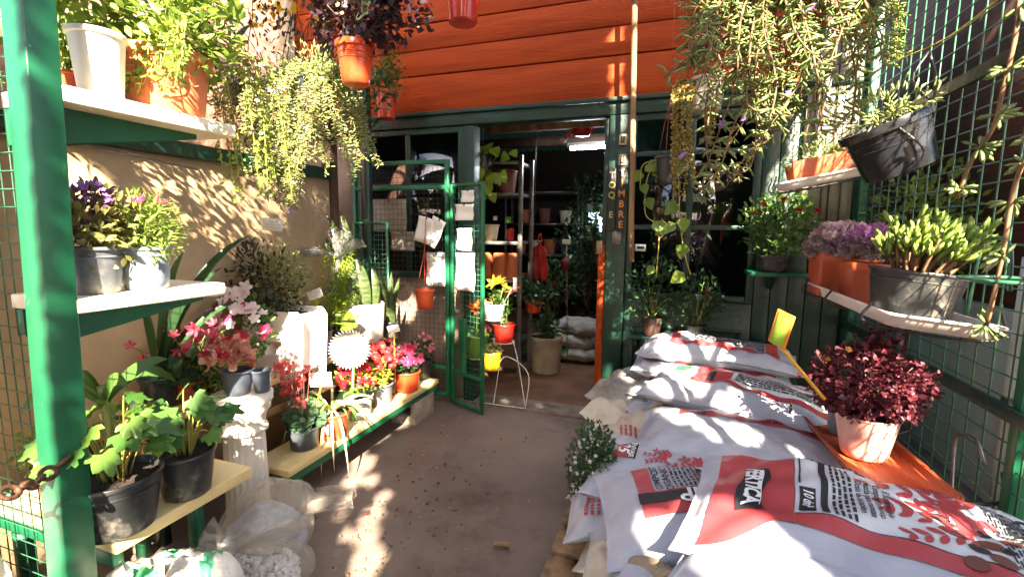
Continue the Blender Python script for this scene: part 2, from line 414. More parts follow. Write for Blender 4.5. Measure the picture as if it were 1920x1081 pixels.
kind(cl.build('soil_crumbs',mat('soil_crumbs','#8b715c','#4f3c30',rough=.95,island=True)),'stuff')
kind(bevel(MB().box((-.035,-.014,0),(.035,.014,.006)).build('wood_chip',BWOOD,loc=at(940,1020,'z',.02)),.002),'thing')
o=bpy.data.objects['wood_chip']; o.rotation_euler=(0,.05,.25); tag(o,'small pale wood chip lying alone on the dirt floor','wood chip')

pm=MB(); rng=np.random.default_rng(17); n=60
P=np.stack([rng.normal(-1.42,.12,n),rng.uniform(1.7,3.2,n),np.full(n,.014)],1)
pm.scatter(ROUND,P,rng.normal(size=(n,3))*[1,1,.1],np.tile([0,0,1.],(n,1))+rng.normal(0,.25,(n,3)),rng.uniform(.009,.02,n))
kind(pm.build('fallen_petals',mat('petal_litter','#c4566a','#a83848',rough=.7,island=True)),'stuff')
# neighbours
br=bpy.data.materials.new('brick_wall'); br.use_nodes=True; nt=br.node_tree
tc=nt.nodes.new('ShaderNodeTexCoord'); mp=nt.nodes.new('ShaderNodeMapping'); mp.inputs['Rotation'].default_value=(0,0,0)
sx=nt.nodes.new('ShaderNodeSeparateXYZ'); cb=nt.nodes.new('ShaderNodeCombineXYZ'); bt=nt.nodes.new('ShaderNodeTexBrick')
nt.links.new(tc.outputs['Object'],sx.inputs[0]); nt.links.new(sx.outputs[1],cb.inputs[0]); nt.links.new(sx.outputs[2],cb.inputs[1]); nt.links.new(cb.outputs[0],bt.inputs['Vector'])
bt.inputs['Scale'].default_value=1; bt.inputs['Brick Width'].default_value=.25; bt.inputs['Row Height'].default_value=.075; bt.inputs['Mortar Size'].default_value=.008
bt.inputs['Color1'].default_value=lin('#62402f'); bt.inputs['Color2'].default_value=lin('#4a2d20'); bt.inputs['Mortar'].default_value=lin('#473626')
b=nt.nodes['Principled BSDF']; b.inputs['Roughness'].default_value=.9; nt.links.new(bt.outputs['Color'],b.inputs['Base Color'])
bp=nt.nodes.new('ShaderNodeBump'); bp.inputs['Strength'].default_value=.8; bp.inputs['Distance'].default_value=.01; bp.invert=True
nt.links.new(bt.outputs['Fac'],bp.inputs['Height']); nt.links.new(bp.outputs[0],b.inputs['Normal'])
w=thing('brick_wall','dark brick wall with a painted grey green base beyond the mesh fence','wall',(1.62,1.0,0))
MB().box((0,1.3,1.02),(.2,6,3.7)).build('brickwork',br,w)
bevel(MB().box((-.012,1.3,0),(.2,6,1.018)).build('painted_base',mat('painted_base','#c6d4c9','#b5c5b9',rough=.8,bump=.3,bscale=10,scale=2,dirt='#59655c',dlo=.58,dhi=.8,dscale=3),w),.01)
w=thing('brick_wall','sunlit pinkish brick wall behind the plants above the cream wall','wall',(-4.3,1.0,0))
MB().box((-.2,-.2,0),(0,5,5.2)).build('brickwork',mat('pink_brick','#b98a74','#94654f',rough=.9,bump=.5,bscale=14,scale=9),w)
MB().box((-.22,-.2,5.2),(.03,5,5.26)).build('coping',mat('coping','#9a9388','#7d766c',rough=.9),w)
t=thing('conduit_pipe','white vertical pipe fixed to the painted wall beyond the fence','pipe',(1.56,*at(1893,760,'x',1.56)[1:2],0))
MB().bar((0,0,0),(0,0,1.3),.028,12).build('pipe',WHITE,t,smooth=True); MB().lathe([(.034,.6),(.034,.63)],12).build('clip',METAL,t)
t=thing('conduit_pipe','thin blue pipe beside the white pipe beyond the fence','pipe',(1.57,at(1914,760,'x',1.57)[1],0))
MB().bar((0,0,0),(0,0,1.15),.013,10).build('pipe',mat('blue_pipe','#2c6fc9','#235aa8',rough=.4),t,smooth=True); MB().lathe([(.018,.5),(.018,.52)],10).build('clip',METAL,t)

# ------------------------------------------------------------------ shop front
Yf=3.5
s=thing('shop_front','orange boarded shop front with dark green door frame and windows','shop front',(-.5,Yf,0))
def L(mb,name,m,par=s,off=(-.5,Yf,0),**k):
    o=mb.build(name,m,par,**k)
    if par is s: o.data.transform(Matrix.Translation((-off[0],-off[1],-off[2])))
    else: o.data.transform(Matrix.Translation((-off[0],-off[1],-off[2])))
    return o
mb=MB(); zs=[2.318,2.60,2.79,2.985,3.2,3.45,3.7]
for i in range(len(zs)-1):
    a=.012*(i%2); mb.box((-3.3,Yf-.02-a*.3,zs[i]+.004),(1.0,Yf+.03,zs[i+1]-.004))
bevel(L(mb,'siding',ORANGE),.005)
mb=MB(); rng=np.random.default_rng(12)
for i in range(len(zs)-1):
    for x in np.arange(-3.2,1.0,.55):
        for q in (.05,-.05): zc=(zs[i]+zs[i+1])/2+q*1.2; mb.lathe([(.0045,0),(.004,.003),(0,.004)],7,c=(0,0,0)); V=mb.v[-1]; mb.v[-1]=V@np.array(rotx(PI/2)).T+[x+rng.normal(0,.008),Yf-.0245,zc]
L(mb,'nails',RUST)
L(MB().box((-3.3,Yf+.031,2.2),(1.0,Yf+.06,3.7)),'backing',DWOOD)
bevel(L(MB().box((-3.3,Yf-.05,2.20),(1.0,Yf+.08,2.312)),'lintel',DGREEN),.006)
bevel(L(MB().box((-3.3,Yf-.075,2.285),(1.0,Yf-.052,2.314)),'drip_strip',DGREEN),.004)
for x0,x1 in ((-1.6,-1.505),):
    bevel(L(MB().box((x0,Yf-.04,0),(x1,Yf+.08,2.198)),'jamb',DGREEN),.006)
bevel(L(MB().box((-.475,Yf-.05,0),(-.335,Yf+.08,2.198)),'jamb',DGREEN),.006)
bevel(L(MB().box((-.53,Yf-.03,.02),(-.478,Yf+.08,1.30)),'orange_door_stop',ORANGE),.004)
bevel(L(MB().box((-.51,Yf-.02,1.302),(-.478,Yf+.08,2.198)),'door_stop',DGREEN),.004)
L(MB().box((-.545,Yf-.036,1.235),(-.5,Yf-.032,1.33)),'latch_plate',BWOOD)
# windows
def glassmat():
    m=bpy.data.materials.new('window_glass'); m.use_nodes=True; nt=m.node_tree; N=nt.nodes
    N.remove(N['Principled BSDF']); t=N.new('ShaderNodeBsdfTransparent'); t.inputs[0].default_value=(.62,.68,.68,1)
    gl=N.new('ShaderNodeBsdfGlossy'); gl.inputs['Roughness'].default_value=.03
    fr=N.new('ShaderNodeFresnel'); fr.inputs['IOR'].default_value=2.0
    nz=N.new('ShaderNodeTexNoise'); nz.inputs['Scale'].default_value=3; bp=N.new('ShaderNodeBump'); bp.inputs['Strength'].default_value=.06
    nt.links.new(nz.outputs['Fac'],bp.inputs['Height']); nt.links.new(bp.outputs[0],gl.inputs['Normal'])
    mx=N.new('ShaderNodeMixShader'); nt.links.new(fr.outputs[0],mx.inputs[0]); nt.links.new(t.outputs[0],mx.inputs[1]); nt.links.new(gl.outputs[0],mx.inputs[2])
    nt.links.new(mx.outputs[0],N['Material Output'].inputs['Surface']); return m
GLASS=glassmat()
def window(x0,x1,z0,z1,xm,zm):
    mb=MB(); w=.045
    mb.box((x0,Yf-.03,z0),(x0+w,Yf+.02,z1)); mb.box((x1-w,Yf-.03,z0),(x1,Yf+.02,z1))
    mb.box((x0+w,Yf-.031,z0),(x1-w,Yf+.02,z0+w)); mb.box((x0+w,Yf-.031,z1-w),(x1-w,Yf+.02,z1))
    for x in xm: mb.box((x-.02,Yf-.028,z0+w),(x+.02,Yf+.018,z1-w))
    for z in zm: mb.box((x0+w,Yf-.025,z-.016),(x1-w,Yf+.015,z+.016))
    fr=bevel(L(mb,'window',DGREEN),.004)
    g=MB().box((x0+w,Yf-.004,z0+w),(x1-w,Yf,z1-w)); o=g.build('pane',GLASS,fr); o.data.transform(Matrix.Translation((.5,-Yf,0)))
window(-.333,.50,.93,2.197,[.075],[1.43,1.93])
window(-2.6,-1.603,1.0,2.197,[-2.1],[1.75])
# panelled apron under the right window
mb=MB(); mb.box((-.333,Yf-.02,0),(.50,Yf+.05,.928))
for x0,x1 in ((-.28,.05),(.11,.45)):
    for a,b,c,d in ((x0,x1,.10,.125),(x0,x1,.72,.745),(x0,x0+.025,.126,.719),(x1-.025,x1,.126,.719)): mb.box((a,Yf-.038,c),(b,Yf-.0215,d))
    mb.box((x0+.06,Yf-.03,.18),(x1-.06,Yf-.0215,.66))
bevel(L(mb,'apron_panel',DGREEN),.005)
mb=MB(); x=.502
for i in range(5): mb.box((x+.002,Yf-.025,0),(x+.098,Yf+.05,2.197)); x+=.1
bevel(L(mb,'side_boarding',DGREEN),.004)
mb=MB(); mb.box((-3.3,Yf-.01,0),(-1.602,Yf+.05,.998)); mb.box((-3.3,Yf-.01,1.0),(-2.602,Yf+.05,2.197))
L(mb,'side_panel',mat('brown_panel','#8b7866','#6a594a',rough=.8,bump=.3,bscale=12,scale=3))
mb=MB()
for k,(x0,x1) in enumerate(((.72,.765),(.772,.83),(.84,.872),(.88,.935),(.942,.998))): mb.box((x0,Yf-.052-.006*(k%2),1.42),(x1,Yf-.027,2.6))
L(mb,'pale_boarding',mat('pale_boards','#b4b09c','#96927e',rough=.75,scale=5,dirt='#6f6c5c',dlo=.6,dhi=.8,dscale=6))
# shop interior shell
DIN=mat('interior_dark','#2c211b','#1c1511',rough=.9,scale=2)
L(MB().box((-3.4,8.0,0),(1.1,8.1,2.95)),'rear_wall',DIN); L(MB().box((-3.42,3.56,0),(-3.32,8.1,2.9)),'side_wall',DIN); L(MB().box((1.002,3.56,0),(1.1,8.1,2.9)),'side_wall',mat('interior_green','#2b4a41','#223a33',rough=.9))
V=[];F=[];n=160
for i in range(n):
    x=-3.4+4.5*i/(n-1); z=2.62+.016*math.sin(i*2*PI/4.0+.4); V+=[(x,3.56,z-.0),(x,8.1,z+.12)]
for i in range(n-1): F.append((2*i,2*i+1,2*i+3,2*i+2))
L(MB().add(V,F),'roof',mat('roof_sheet','#20403a','#16302b',rough=.7,trans=.02))
bevel(L(MB().box((-1.75,4.25,2.30),(-.62,4.33,2.44)),'ceiling_beam',BWOOD),.005)
L(MB().box((-3.32,5.6,2.4),(1.0,5.7,2.5)),'ceiling_beam',DWOOD)
# bright rear window
rw=L(MB().box((-1.42,7.93,1.35),(-1.02,7.995,1.85)),'rear_window',WHITE)
o=MB().box((-1.38,7.92,1.39),(-1.06,7.926,1.70)).build('pane',mat('rear_daylight','#bcd0ee','#a9c2e8',emit=.9),rw); o.data.transform(Matrix.Translation((.5,-Yf,0)))

# roof beam line and pergola that carries the hanging pots
pg=thing('pergola','dark timber pergola beams overhead carrying the hanging pots','pergola',(0,2,2.9))
for y in (1.35,2.15,3.0):
    bevel(MB().box((-2.4,y-2-.03,.05),(1.15,y-2+.03,.15)).build('beam',DWOOD,pg),.005)
for x in (-2.3,1.08): bevel(MB().box((x-.04,-1.1,-.03),(x+.04,1.48,.048)).build('rafter',DWOOD,pg),.005)
for x,y in ((-2.3,3.2),(1.08,1.0)): MB().box((x-.03,y-2-.03,-2.9),(x+.03,y-2+.03,-.032)).build('post',DGREEN,pg)
HANGZ=2.95

# ------------------------------------------------------------------ letters on the jamb
def text_mb(txt,size,depth,R,loc,align='CENTER',sx=1,bold=0):
    c=bpy.data.curves.new('t','FONT'); c.body=txt; c.size=size; c.extrude=depth; c.align_x=align; c.align_y='CENTER'; c.offset=bold
    o=bpy.data.objects.new('t',c); COL.objects.link(o)
    bpy.context.view_layer.update()
    me=bpy.data.meshes.new_from_object(o.evaluated_get(bpy.context.evaluated_depsgraph_get()))
    V=np.array([v.co[:] for v in me.vertices]).reshape(-1,3)*[sx,1,1]; F=[tuple(p.vertices) for p in me.polygons]
    bpy.data.objects.remove(o); bpy.data.curves.remove(c); bpy.data.meshes.remove(me)
    return V@np.array(R).T+np.array(loc),F
RX=np.array([[1,0,0],[0,0,-1],[0,1,0]])   # XY text stood up to face -Y
LET=mat('letter_cream','#d9c9a2','#bfa97f',rough=.7,scale=30); LETO=mat('letter_orange','#d9934f','#c27c3c',rough=.7,scale=30); LETG=mat('letter_green','#b9bd6a','#a3a552',rough=.7,scale=30)
SIGNB=mat('sign_black','#262321','#1a1817',rough=.6,scale=10,dirt='#4c4641',dlo=.6,dhi=.8)
sy=Yf-.068
t=thing('door_sign','narrow black board reading TIMBRE in stacked wooden letters','sign',(0,sy,1.6))
bevel(MB().box((-.405,0,-.20),(-.345,.014,.245)).build('backboard',SIGNB,t),.003)
mb=MB()
mat_seq=[LET,LETO,LETO,LETO,LETO,LETO]
for i,ch in enumerate('TIMBRE'):
    mb.cur=min(i,1); V,F=text_mb(ch,.066,.003,RX,(-.373,-.004,.20-.071*i),sx=.95,bold=.0012); mb.add(V,F)
mb.build('lettering',[LET,LETO],t)
t=thing('door_sign','narrow black board reading TOQ E with a letter missing','sign',(0,sy,1.6))
bevel(MB().box((-.474,0,-.20),(-.412,.012,.235)).build('backboard',SIGNB,t),.003)
mb=MB()
for i,ch in enumerate('TOQ E'):
    if ch==' ': continue
    mb.cur=0 if ch in 'T' else 1; V,F=text_mb(ch,.062,.003,RX,(-.442,-.004,.185-.068*i),sx=.95,bold=.001); mb.add(V,F)
mb.build('lettering',[LET,LETG],t)
for i,(px_,py_) in enumerate(((1168,262),(1167,300))):
    p=at(px_,py_,'y',Yf-.06); t=thing('wooden_plaque',['pale carved wooden plaque, upper of two on the door jamb','pale carved wooden plaque, lower of two on the door jamb'][i],'plaque',p,group='carved plaques on the door jamb')
    bevel(MB().box((-.026,-.012,-.038),(.026,.006,.038)).build('plaque_body',mat('plaque','#cbbd9c','#a8966f',rough=.7,bump=.5,bscale=60,scale=40),t),.008)
    MB().box((-.012,-.0155,-.022),(-.004,-.0125,.022)).box((.004,-.0155,-.022),(.012,-.0125,.022)).box((-.0035,-.0155,-.022),(.0035,-.0125,-.015)).build('carving',DWOOD,t)
p=at(1156,445,'y',Yf-.058)
t=thing('notice_card','small grey worn card under the TOQ E board','card',p); MB().box((-.03,-.004,-.05),(.03,0,.05)).build('card_sheet',mat('grey_card','#8d867c','#6f685f',rough=.8,bump=.2),t)
t=thing('price_tag','small printed price tag stuck on the window edge','tag',at(1201,464,'y',Yf-.036)); MB().box((-.036,-.002,-.024),(.036,0,.024)).build('card_sheet',PAPER,t); MB().box((-.022,-.0045,-.008),(.024,-.0025,.01)).build('print_block',SIGNB,t)
# bare pole hanging in front of the jamb
top=at(1190,0,'y',3.2); bot=at(1184,490,'y',3.2)
t=thing('wooden_pole','rough sunlit wooden pole hanging before the door jamb','pole',bot)
d=(top-bot)*1.35; mb=MB(); k=np.linspace(0,1,9)[:,None]; mb.tube(d*k+np.random.default_rng(2).normal(0,.002,(9,3)),[.018]*9,8); mb.build('shaft',BWOOD,t,smooth=True)
MB().tube([d*.995,d*.995+[.01,0,.06]],.004,5).build('hook',WIRED,t)
# white pipe at the end of the facade
p=at(1541,252,'y',3.36)
t=thing('down_pipe','short white sunlit pipe standing out before the orange boards','pipe',p); MB().bar((0,0,0),(0,0,1.3),.026,14).build('pipe',mat('white_pipe','#eef0ee','#dfe2df',rough=.4),t,smooth=True); MB().lathe([(.03,.0),(.033,.02),(.03,.04)],14).build('collar',WHITE,t,smooth=True)

# ------------------------------------------------------------------ left: post, wall, shelves
PX=-1.5
t=thing('green_post','tall green painted post with a rusty chain slung across it','post',(PX-.045,.745,0),rot=(-.025,0,0))
bevel(MB().box((-.045,-.035,0),(.045,.035,3.0)).build('shaft',GREEN,t),.004); bevel(MB().box((-.06,-.06,0),(.06,.06,.012)).build('base_plate',METAL,t),.002)
# low cream wall with green rail
t=thing('cream_wall','low cream plastered wall with dark green top rail behind the shelves','wall',(-2.37,.9,0))
MB().box((-.1,-.4,0),(0,1.95,1.745)).build('plaster',CREAM,t); bevel(MB().box((-.09,-.4,1.7455),(.03,1.95,1.82)).build('top_rail',DGREEN,t),.006)
t=thing('brown_post','slim brown post at the end of the cream wall','post',(-2.4,2.9,0)); bevel(MB().box((-.04,-.04,0),(.04,.04,2.9)).build('shaft',DWOOD,t),.004); MB().box((-.05,-.05,0),(.05,.05,.02)).build('base_plate',METAL,t)
p=at(541,145,'y',3.42); t=thing('beige_post','pale beige square post at the end of the orange boards','post',(p[0],p[1],0)); bevel(MB().box((-.05,-.04,0),(.05,.04,3.6)).build('shaft',mat('beige_paint','#b9ae92','#9d9277',rough=.8),t),.004); MB().box((-.06,-.05,0),(.06,.05,.02)).build('base_plate',METAL,t)
# shelves
def shelf(name,label,x0,x1,y0,y1,z0,z1,m,gus):
    t=thing(name,label,'shelf',(x1,y0,z0))
    bevel(MB().box((x0-x1,0,0),(0,y1-y0,z1-z0)).build('board',m,t),.004)
    for (gx,depth,ln) in gus:
        bevel(MB().prism([(0,-.002),(ln,-.002),(ln,-.014),(0,-depth)],gx-x1-.018,gx-x1+.018,'yz').build('bracket',GREEN,t),.003)
    return t
TS=1.758; shelf('wall_shelf','short white board shelf, highest on the green post',-1.76,-1.5,.82,1.33,1.715,TS,WHITEBOARD,[(-1.60,.10,.42),(-1.73,.10,.42)])
MS=1.205; shelf('wall_shelf','short white board shelf at middle height on the green post',-1.78,-1.5,.80,1.25,1.165,MS,WHITEBOARD,[(-1.57,.075,.40),(-1.74,.075,.40)])
t=thing('wall_rail','thin grey rod running below the highest shelf','rod',(-1.7,.85,1.655)); MB().bar((0,0,0),(-.35,.75,-.0),.006,6).build('rod',METAL,t); MB().lathe([(.01,-.01),(.01,.01)],8).build('end_cap',METAL,t)
LS=.487
t=thing('plant_bench','short low cream bench with chipped edge carrying the grape ivies','bench',(-1.5,.84,0))
bevel(MB().box((-.62,0,.445),(0,.475,LS)).build('seat',BOARD,t),.004)
for dx,dy in ((-.25,.05),(-.57,.05),(-.25,.42),(-.57,.42)): MB().box((dx-.02,dy-.02,0),(dx+.02,dy+.02,.4445)).build('leg',GREEN,t)
bevel(MB().box((-.6,.0,.40),(-.02,.03,.4445)).build('apron',GREEN,t),.003)
BS=.25
t=thing('plant_bench','long low cream bench with chipped paint beside the path','bench',(-1.69,1.68,0))
bevel(MB().box((-.25,0,BS-.035),(0,1.52,BS)).build('seat',BOARD,t),.004); bevel(MB().box((-.03,.02,BS-.075),(-.005,1.5,BS-.0355)).build('edge_rail',GREEN,t),.003)
for dy in (.1,): 
    for dx in (-.22,-.045): MB().box((dx-.018,dy-.018,0),(dx+.018,dy+.018,BS-.076)).build('leg',GREEN,t)
T2=.585
t=thing('plant_bench','raised cream bench along the wall behind the path bench','bench',(-2.02,1.3,0))
bevel(MB().box((-.33,0,T2-.03),(0,1.85,T2)).build('seat',BOARD,t),.004); bevel(MB().box((-.03,.02,T2-.09),(-.004,1.83,T2-.0305)).build('edge_rail',DGREEN,t),.003)
for dx,dy in ((-.06,.05),(-.3,.05),(-.06,1.8),(-.3,1.8),(-.06,.9)): MB().box((dx-.02,dy-.02,0),(dx+.02,dy+.02,T2-.091)).build('leg',DGREEN,t)
bevel(MB().box((-.02,.1,.39),(.0,1.7,.43)).build('stretcher',BWOOD,t),.003)
t=thing('concrete_block','grey concrete block under the far end of the path bench','block',(-1.8,3.0,0)); 
mb=MB(); mb.box((-.1,-.14,0),(.1,.14,.06)); mb.box((-.1,-.14,.061),(-.06,.14,.17)); mb.box((.06,-.14,.061),(.1,.14,.17)); bevel(mb.build('block_body',mat('concrete','#a79a8b','#83776a',rough=.95,bump=.6,bscale=40,scale=10),t),.004)
bevel(MB().box((-.1,-.14,.1705),(.1,.14,.213)).build('block_cap',mat('concrete','',''),t),.004)
# mesh gate left of the post
def mesh_grid(mb,o,u,v,nu,nv,du,dv,r=.0016,seg=4,jit=0,rng=None):
    """wires along u and v from corner o"""
    o=np.array(o,float);u=np.array(u,float);v=np.array(v,float)
    for i in range(nu+1): mb.bar(o+u*i*du,o+u*i*du+v*nv*dv,r,seg)
    for j in range(nv+1): 
        n=np.cross(u,v)*r*1.6; mb.bar(o+v*j*dv+n,o+v*j*dv+u*nu*du+n,r,seg)
t=thing('mesh_screen','green wire mesh screen beyond the chained green post','mesh screen',(-1.62,.83,0))
mb=MB(); mesh_grid(mb,(-.55,0,.1),(1,0,0),(0,0,1),11,56,.05,.05,.002); mb.build('wire_mesh',WIREG,t)
mb=MB(); mb.box((-.60,-.015,.05),(-.56,.015,2.95)); mb.box((-.56,-.015,.05),(0,.015,.09)); mb.box((-.56,-.015,2.91),(0,.015,2.95)); bevel(mb.build('frame',GREEN,t),.003)
# chain
def chain(name,label,pts,link=.036,r=.0042):
    p=smooth_path(pts,60); seg=np.linalg.norm(np.diff(p,axis=0),axis=1); Lc=np.concatenate([[0],np.cumsum(seg)])
    mb=MB(); n=int(Lc[-1]/(link*.78))
    for i in range(n):
        u=(i+.5)*link*.78; q=np.array([np.interp(u,Lc,p[:,k]) for k in range(3)]); q2=np.array([np.interp(u+.005,Lc,p[:,k]) for k in range(3)])
        d=unit(q2-q); a=np.cross(d,[0,0,1.]); a=unit(a); b=np.cross(d,a)
        s=a*math.cos(PI/4+i*PI/2)+b*math.sin(PI/4+i*PI/2); th=np.linspace(0,2*PI,17)[:-1]
        ring=[q+d*(link*.5-r)*(math.cos(x)+.25*np.sign(math.cos(x))*abs(math.cos(x))**.3*0)*1.0+s*(link*.3)*math.sin(x) for x in th]
        mb.tube(ring,r,7,closed=True)
    o=mb.build(name,RUST,smooth=True); tag(o,label,'chain'); return o
a=at(128,858,'x',-1.487); b=at(60,905,'y',.64); c=at(0,928,'y',.56)
chain('chain','heavy rusty chain slung across the tall green post',[a,(a+b)/2+[0,-.02,-.012],b,c,c+[-.12,-.06,-.02]],link=.05,r=.0058)
# ------------------------------------------------------------------ compost bags
BAGW=mat('bag_white','#b9bac2','#aaacb6',rough=.42,scale=6,bump=.35,bscale=16,dirt='#a79c8c',dlo=.6,dhi=.8,dscale=8)
BAGB=mat('bag_beige','#cfc6b4','#bdb29d',rough=.5,scale=6,bump=.2,bscale=25,dirt='#8a7f6e',dlo=.55,dhi=.8,dscale=8)
BAGG=mat('bag_grey_worn','#a29d97','#7f7972',rough=.6,scale=6,bump=.4,bscale=25,dirt='#57514b',dlo=.5,dhi=.75,dscale=9)
BRED=mat('print_red','#b8474a','#a83d41',rough=.45,scale=6,dirt='#d5847d',dlo=.68,dhi=.8,dscale=22)
BBLK=mat('print_black','#2b2a2b','#1e1d1f',rough=.5,scale=10)
BGRY=mat('print_grey','#d6d6d6','#c9c9cb',rough=.5,scale=10)
BWHT=mat('print_white','#f2f0ee','#e6e4e2',rough=.5,scale=10)
BBRN=mat('print_brown','#8a4a3a','#6b3b30',rough=.5,island=True)
BGRN=mat('print_green','#3f8f5c','#2f7a4c',rough=.5,scale=6)
class Bag:
    def __init__(s,name,label,c,L,W,T,yaw,m,tilt=(0,0),bend=(0,0),seed=0,wr=2.0,group='compost bags stacked on the pallet',flap=.05,cat='bag'):
        s.L,s.W,s.T=L,W,T; s.bend=bend; s.flap=flap; s.wr=wr
        r=np.random.default_rng(seed+77); s.k=[(r.uniform(-1,1),r.uniform(-1,1),r.uniform(0,6.28),r.uniform(3,11)) for _ in range(9)]
        s.k2=[(r.uniform(0,6.28),r.uniform(5,16)) for _ in range(4)]
        s.pert=[(r.uniform(-.02,.02),r.uniform(-.02,.02)) for _ in range(4)]
        s.R=rotz(yaw)@rotx(tilt[0])@roty(tilt[1])
        nu,nv=54,30; us=np.linspace(-1-flap,1+flap,nu); us=np.sign(us)*np.abs(us)**.85*(1+flap)**.15; vs=np.sin(np.linspace(-PI/2,PI/2,nv))
        U,Vv=np.meshgrid(us,vs); mb=MB()
        F=[(j*nu+i,j*nu+i+1,(j+1)*nu+i+1,(j+1)*nu+i) for j in range(nv-1) for i in range(nu-1)]
        mb.add(s.S(U.ravel(),Vv.ravel()),F); mb.add(s.S(U.ravel(),Vv.ravel(),-1),[f[::-1] for f in F])
        s.o=s.mesh=tag(mb.build(name,m,smooth=True,loc=[float(x) for x in c]),label,cat,group)
    def S(s,u,v,side=1,off=0):
        u=np.asarray(u,float); v=np.asarray(v,float)
        uc=np.clip(u,-1,1); fu=(1-np.abs(uc)**4)**.55; fv=np.maximum(0,1-np.abs(v)**3)**.5
        f=fu*fv
        x=u*s.L/2*(1-.035*(1-v*v)*np.abs(u)**3); y=v*s.W/2*(1-.07*(1-np.abs(uc)**6)*0-.05*np.abs(uc)**4*0)*(1+.03*np.abs(uc)**8)
        w=0
        for a,b,ph,fr in s.k: w=w+np.sin((a*u*s.L+b*v*s.W)*fr*3+ph)
        for ph,fr in s.k2:  # creases radiating from the stitched ends
            w=w+1.6*np.sin(v*fr+ph)*np.abs(uc)**5
        w=w*.0021*s.wr
        z=s.T/2+side*(s.T/2*f+ .0015)+w*np.minimum(1,f*2+.35)*(1 if side>0 else .5)
        z=z+s.bend[0]*u*u+s.bend[1]*v*v
        P=np.stack([x,y,z],-1)@s.R.T
        if off:
            e=.012; du=s.S(np.clip(u+e,-1.04,1.04),v)-s.S(np.clip(u-e,-1.04,1.04),v); dv=s.S(u,np.clip(v+e,-1,1))-s.S(u,np.clip(v-e,-1,1))
            n=unit(np.cross(du,dv)); P=P+n*off
        return P
    def panel(s,mb,u0,u1,v0,v1,off=.0030,n=(26,16),curve=None):
        if not curve: n=(max(2,int(abs(u1-u0)*s.L/2/.012)+1),max(2,int(abs(v1-v0)*s.W/2/.012)+1))
        else: n=(max(n[0],44),max(n[1],24))
        us=np.linspace(0,1,n[0]); vs=np.linspace(0,1,n[1]); U,Vv=np.meshgrid(us,vs)
        vv=v0+(v1-v0)*Vv; uu=u0+(u1-u0)*U
        if curve: vv,uu=curve(uu,vv)
        F=[(j*n[0]+i,j*n[0]+i+1,(j+1)*n[0]+i+1,(j+1)*n[0]+i) for j in range(n[1]-1) for i in range(n[0]-1)]
        mb.add(s.S(uu.ravel(),vv.ravel(),1,off),F)
    def text(s,mb,txt,size,u,v,ang=-90,off=.0065,sx=1,bold=.0,align='CENTER'):
        V,F=text_mb(txt,size,0,np.eye(3),(0,0,0),align=align,sx=sx,bold=bold)
        bm=bmesh.new(); vs=[bm.verts.new(p) for p in V]
        for f in F:
            try: bm.faces.new([vs[i] for i in f])
            except ValueError: pass
        for _ in range(2):
            e=[e for e in bm.edges if e.calc_length()>size*.35]
            if e: bmesh.ops.subdivide_edges(bm,edges=e,cuts=1)
        bmesh.ops.triangulate(bm,faces=bm.faces[:]); bm.verts.index_update()
        P=np.array([p.co[:] for p in bm.verts])@rotz(math.radians(ang)).T; F=[tuple(q.index for q in f.verts) for f in bm.faces]; bm.free()
        mb.add(s.S(u+P[:,0]/(s.L/2),v+P[:,1]/(s.W/2),1,off),F)
    def poly(s,mb,pts,off=.0065):
        pts=np.array(pts); c=pts.mean(0); n=len(pts); P=np.vstack([[c],pts])
        mb.add(s.S(P[:,0],P[:,1],1,off),[(0,1+i,1+(i+1)%n) for i in range(n)])
    def lines(s,mb,u0,u1,v0,v1,n,rng,off=.0065,along='v'):
        """rows of small unreadable print"""
        for i in range(n):
            if along=='v':
                u=u0+(u1-u0)*(i+.5)/n; h=(u1-u0)/n*.27; v=v0
                while v<v1:
                    l=rng.uniform(.03,.12); s.panel(mb,u-h,u+h,v,min(v+l,v1),off,(2,3)); v+=l+.025
            else:
                v=v0+(v1-v0)*(i+.5)/n; h=(v1-v0)/n*.27; u=u0
                while u<u1:
                    l=rng.uniform(.02,.08); s.panel(mb,u,min(u+l,u1),v-h,v+h,off,(3,2)); u+=l+.015
    def leaves(s,mb,u,v,sc,rng,flip=1):
        """sprays of red leaves"""
        for (a0,ln) in ((38,.13),(8,.17),(-24,.15),(66,.10)):
            a=math.radians(a0)
            for k in range(5):
                r=.03+ln*k/4
                for sd in (-1,1):
                    b=a+sd*.75; c=np.array([r*math.cos(a),r*math.sin(a)])*sc; l=.05*sc*(1-.05*k); w=.0095*sc
                    d=np.array([math.cos(b),math.sin(b)]); nn=np.array([-d[1],d[0]])
                    q=[c,c+d*l*.25+nn*w*.8,c+d*l*.55+nn*w,c+d*l*.85+nn*w*.6,c+d*l,c+d*l*.85-nn*w*.6,c+d*l*.55-nn*w,c+d*l*.25-nn*w*.8]
                    s.poly(mb,[(u-flip*p[0]/(s.L/2),v+p[1]/(s.W/2)) for p in q])
    def dots(s,mb,u,v,sc,spec):
        for (du,dv,r) in spec:
            s.poly(mb,[(u+(du+r*math.cos(t)*1.1)*sc/(s.L/2),v+(dv+r*math.sin(t))*sc/(s.W/2)) for t in np.linspace(0,2*PI,13)[:-1]])
    def done(s,mb,name,m,par=None): return mb.build(name,m,par or s.o)

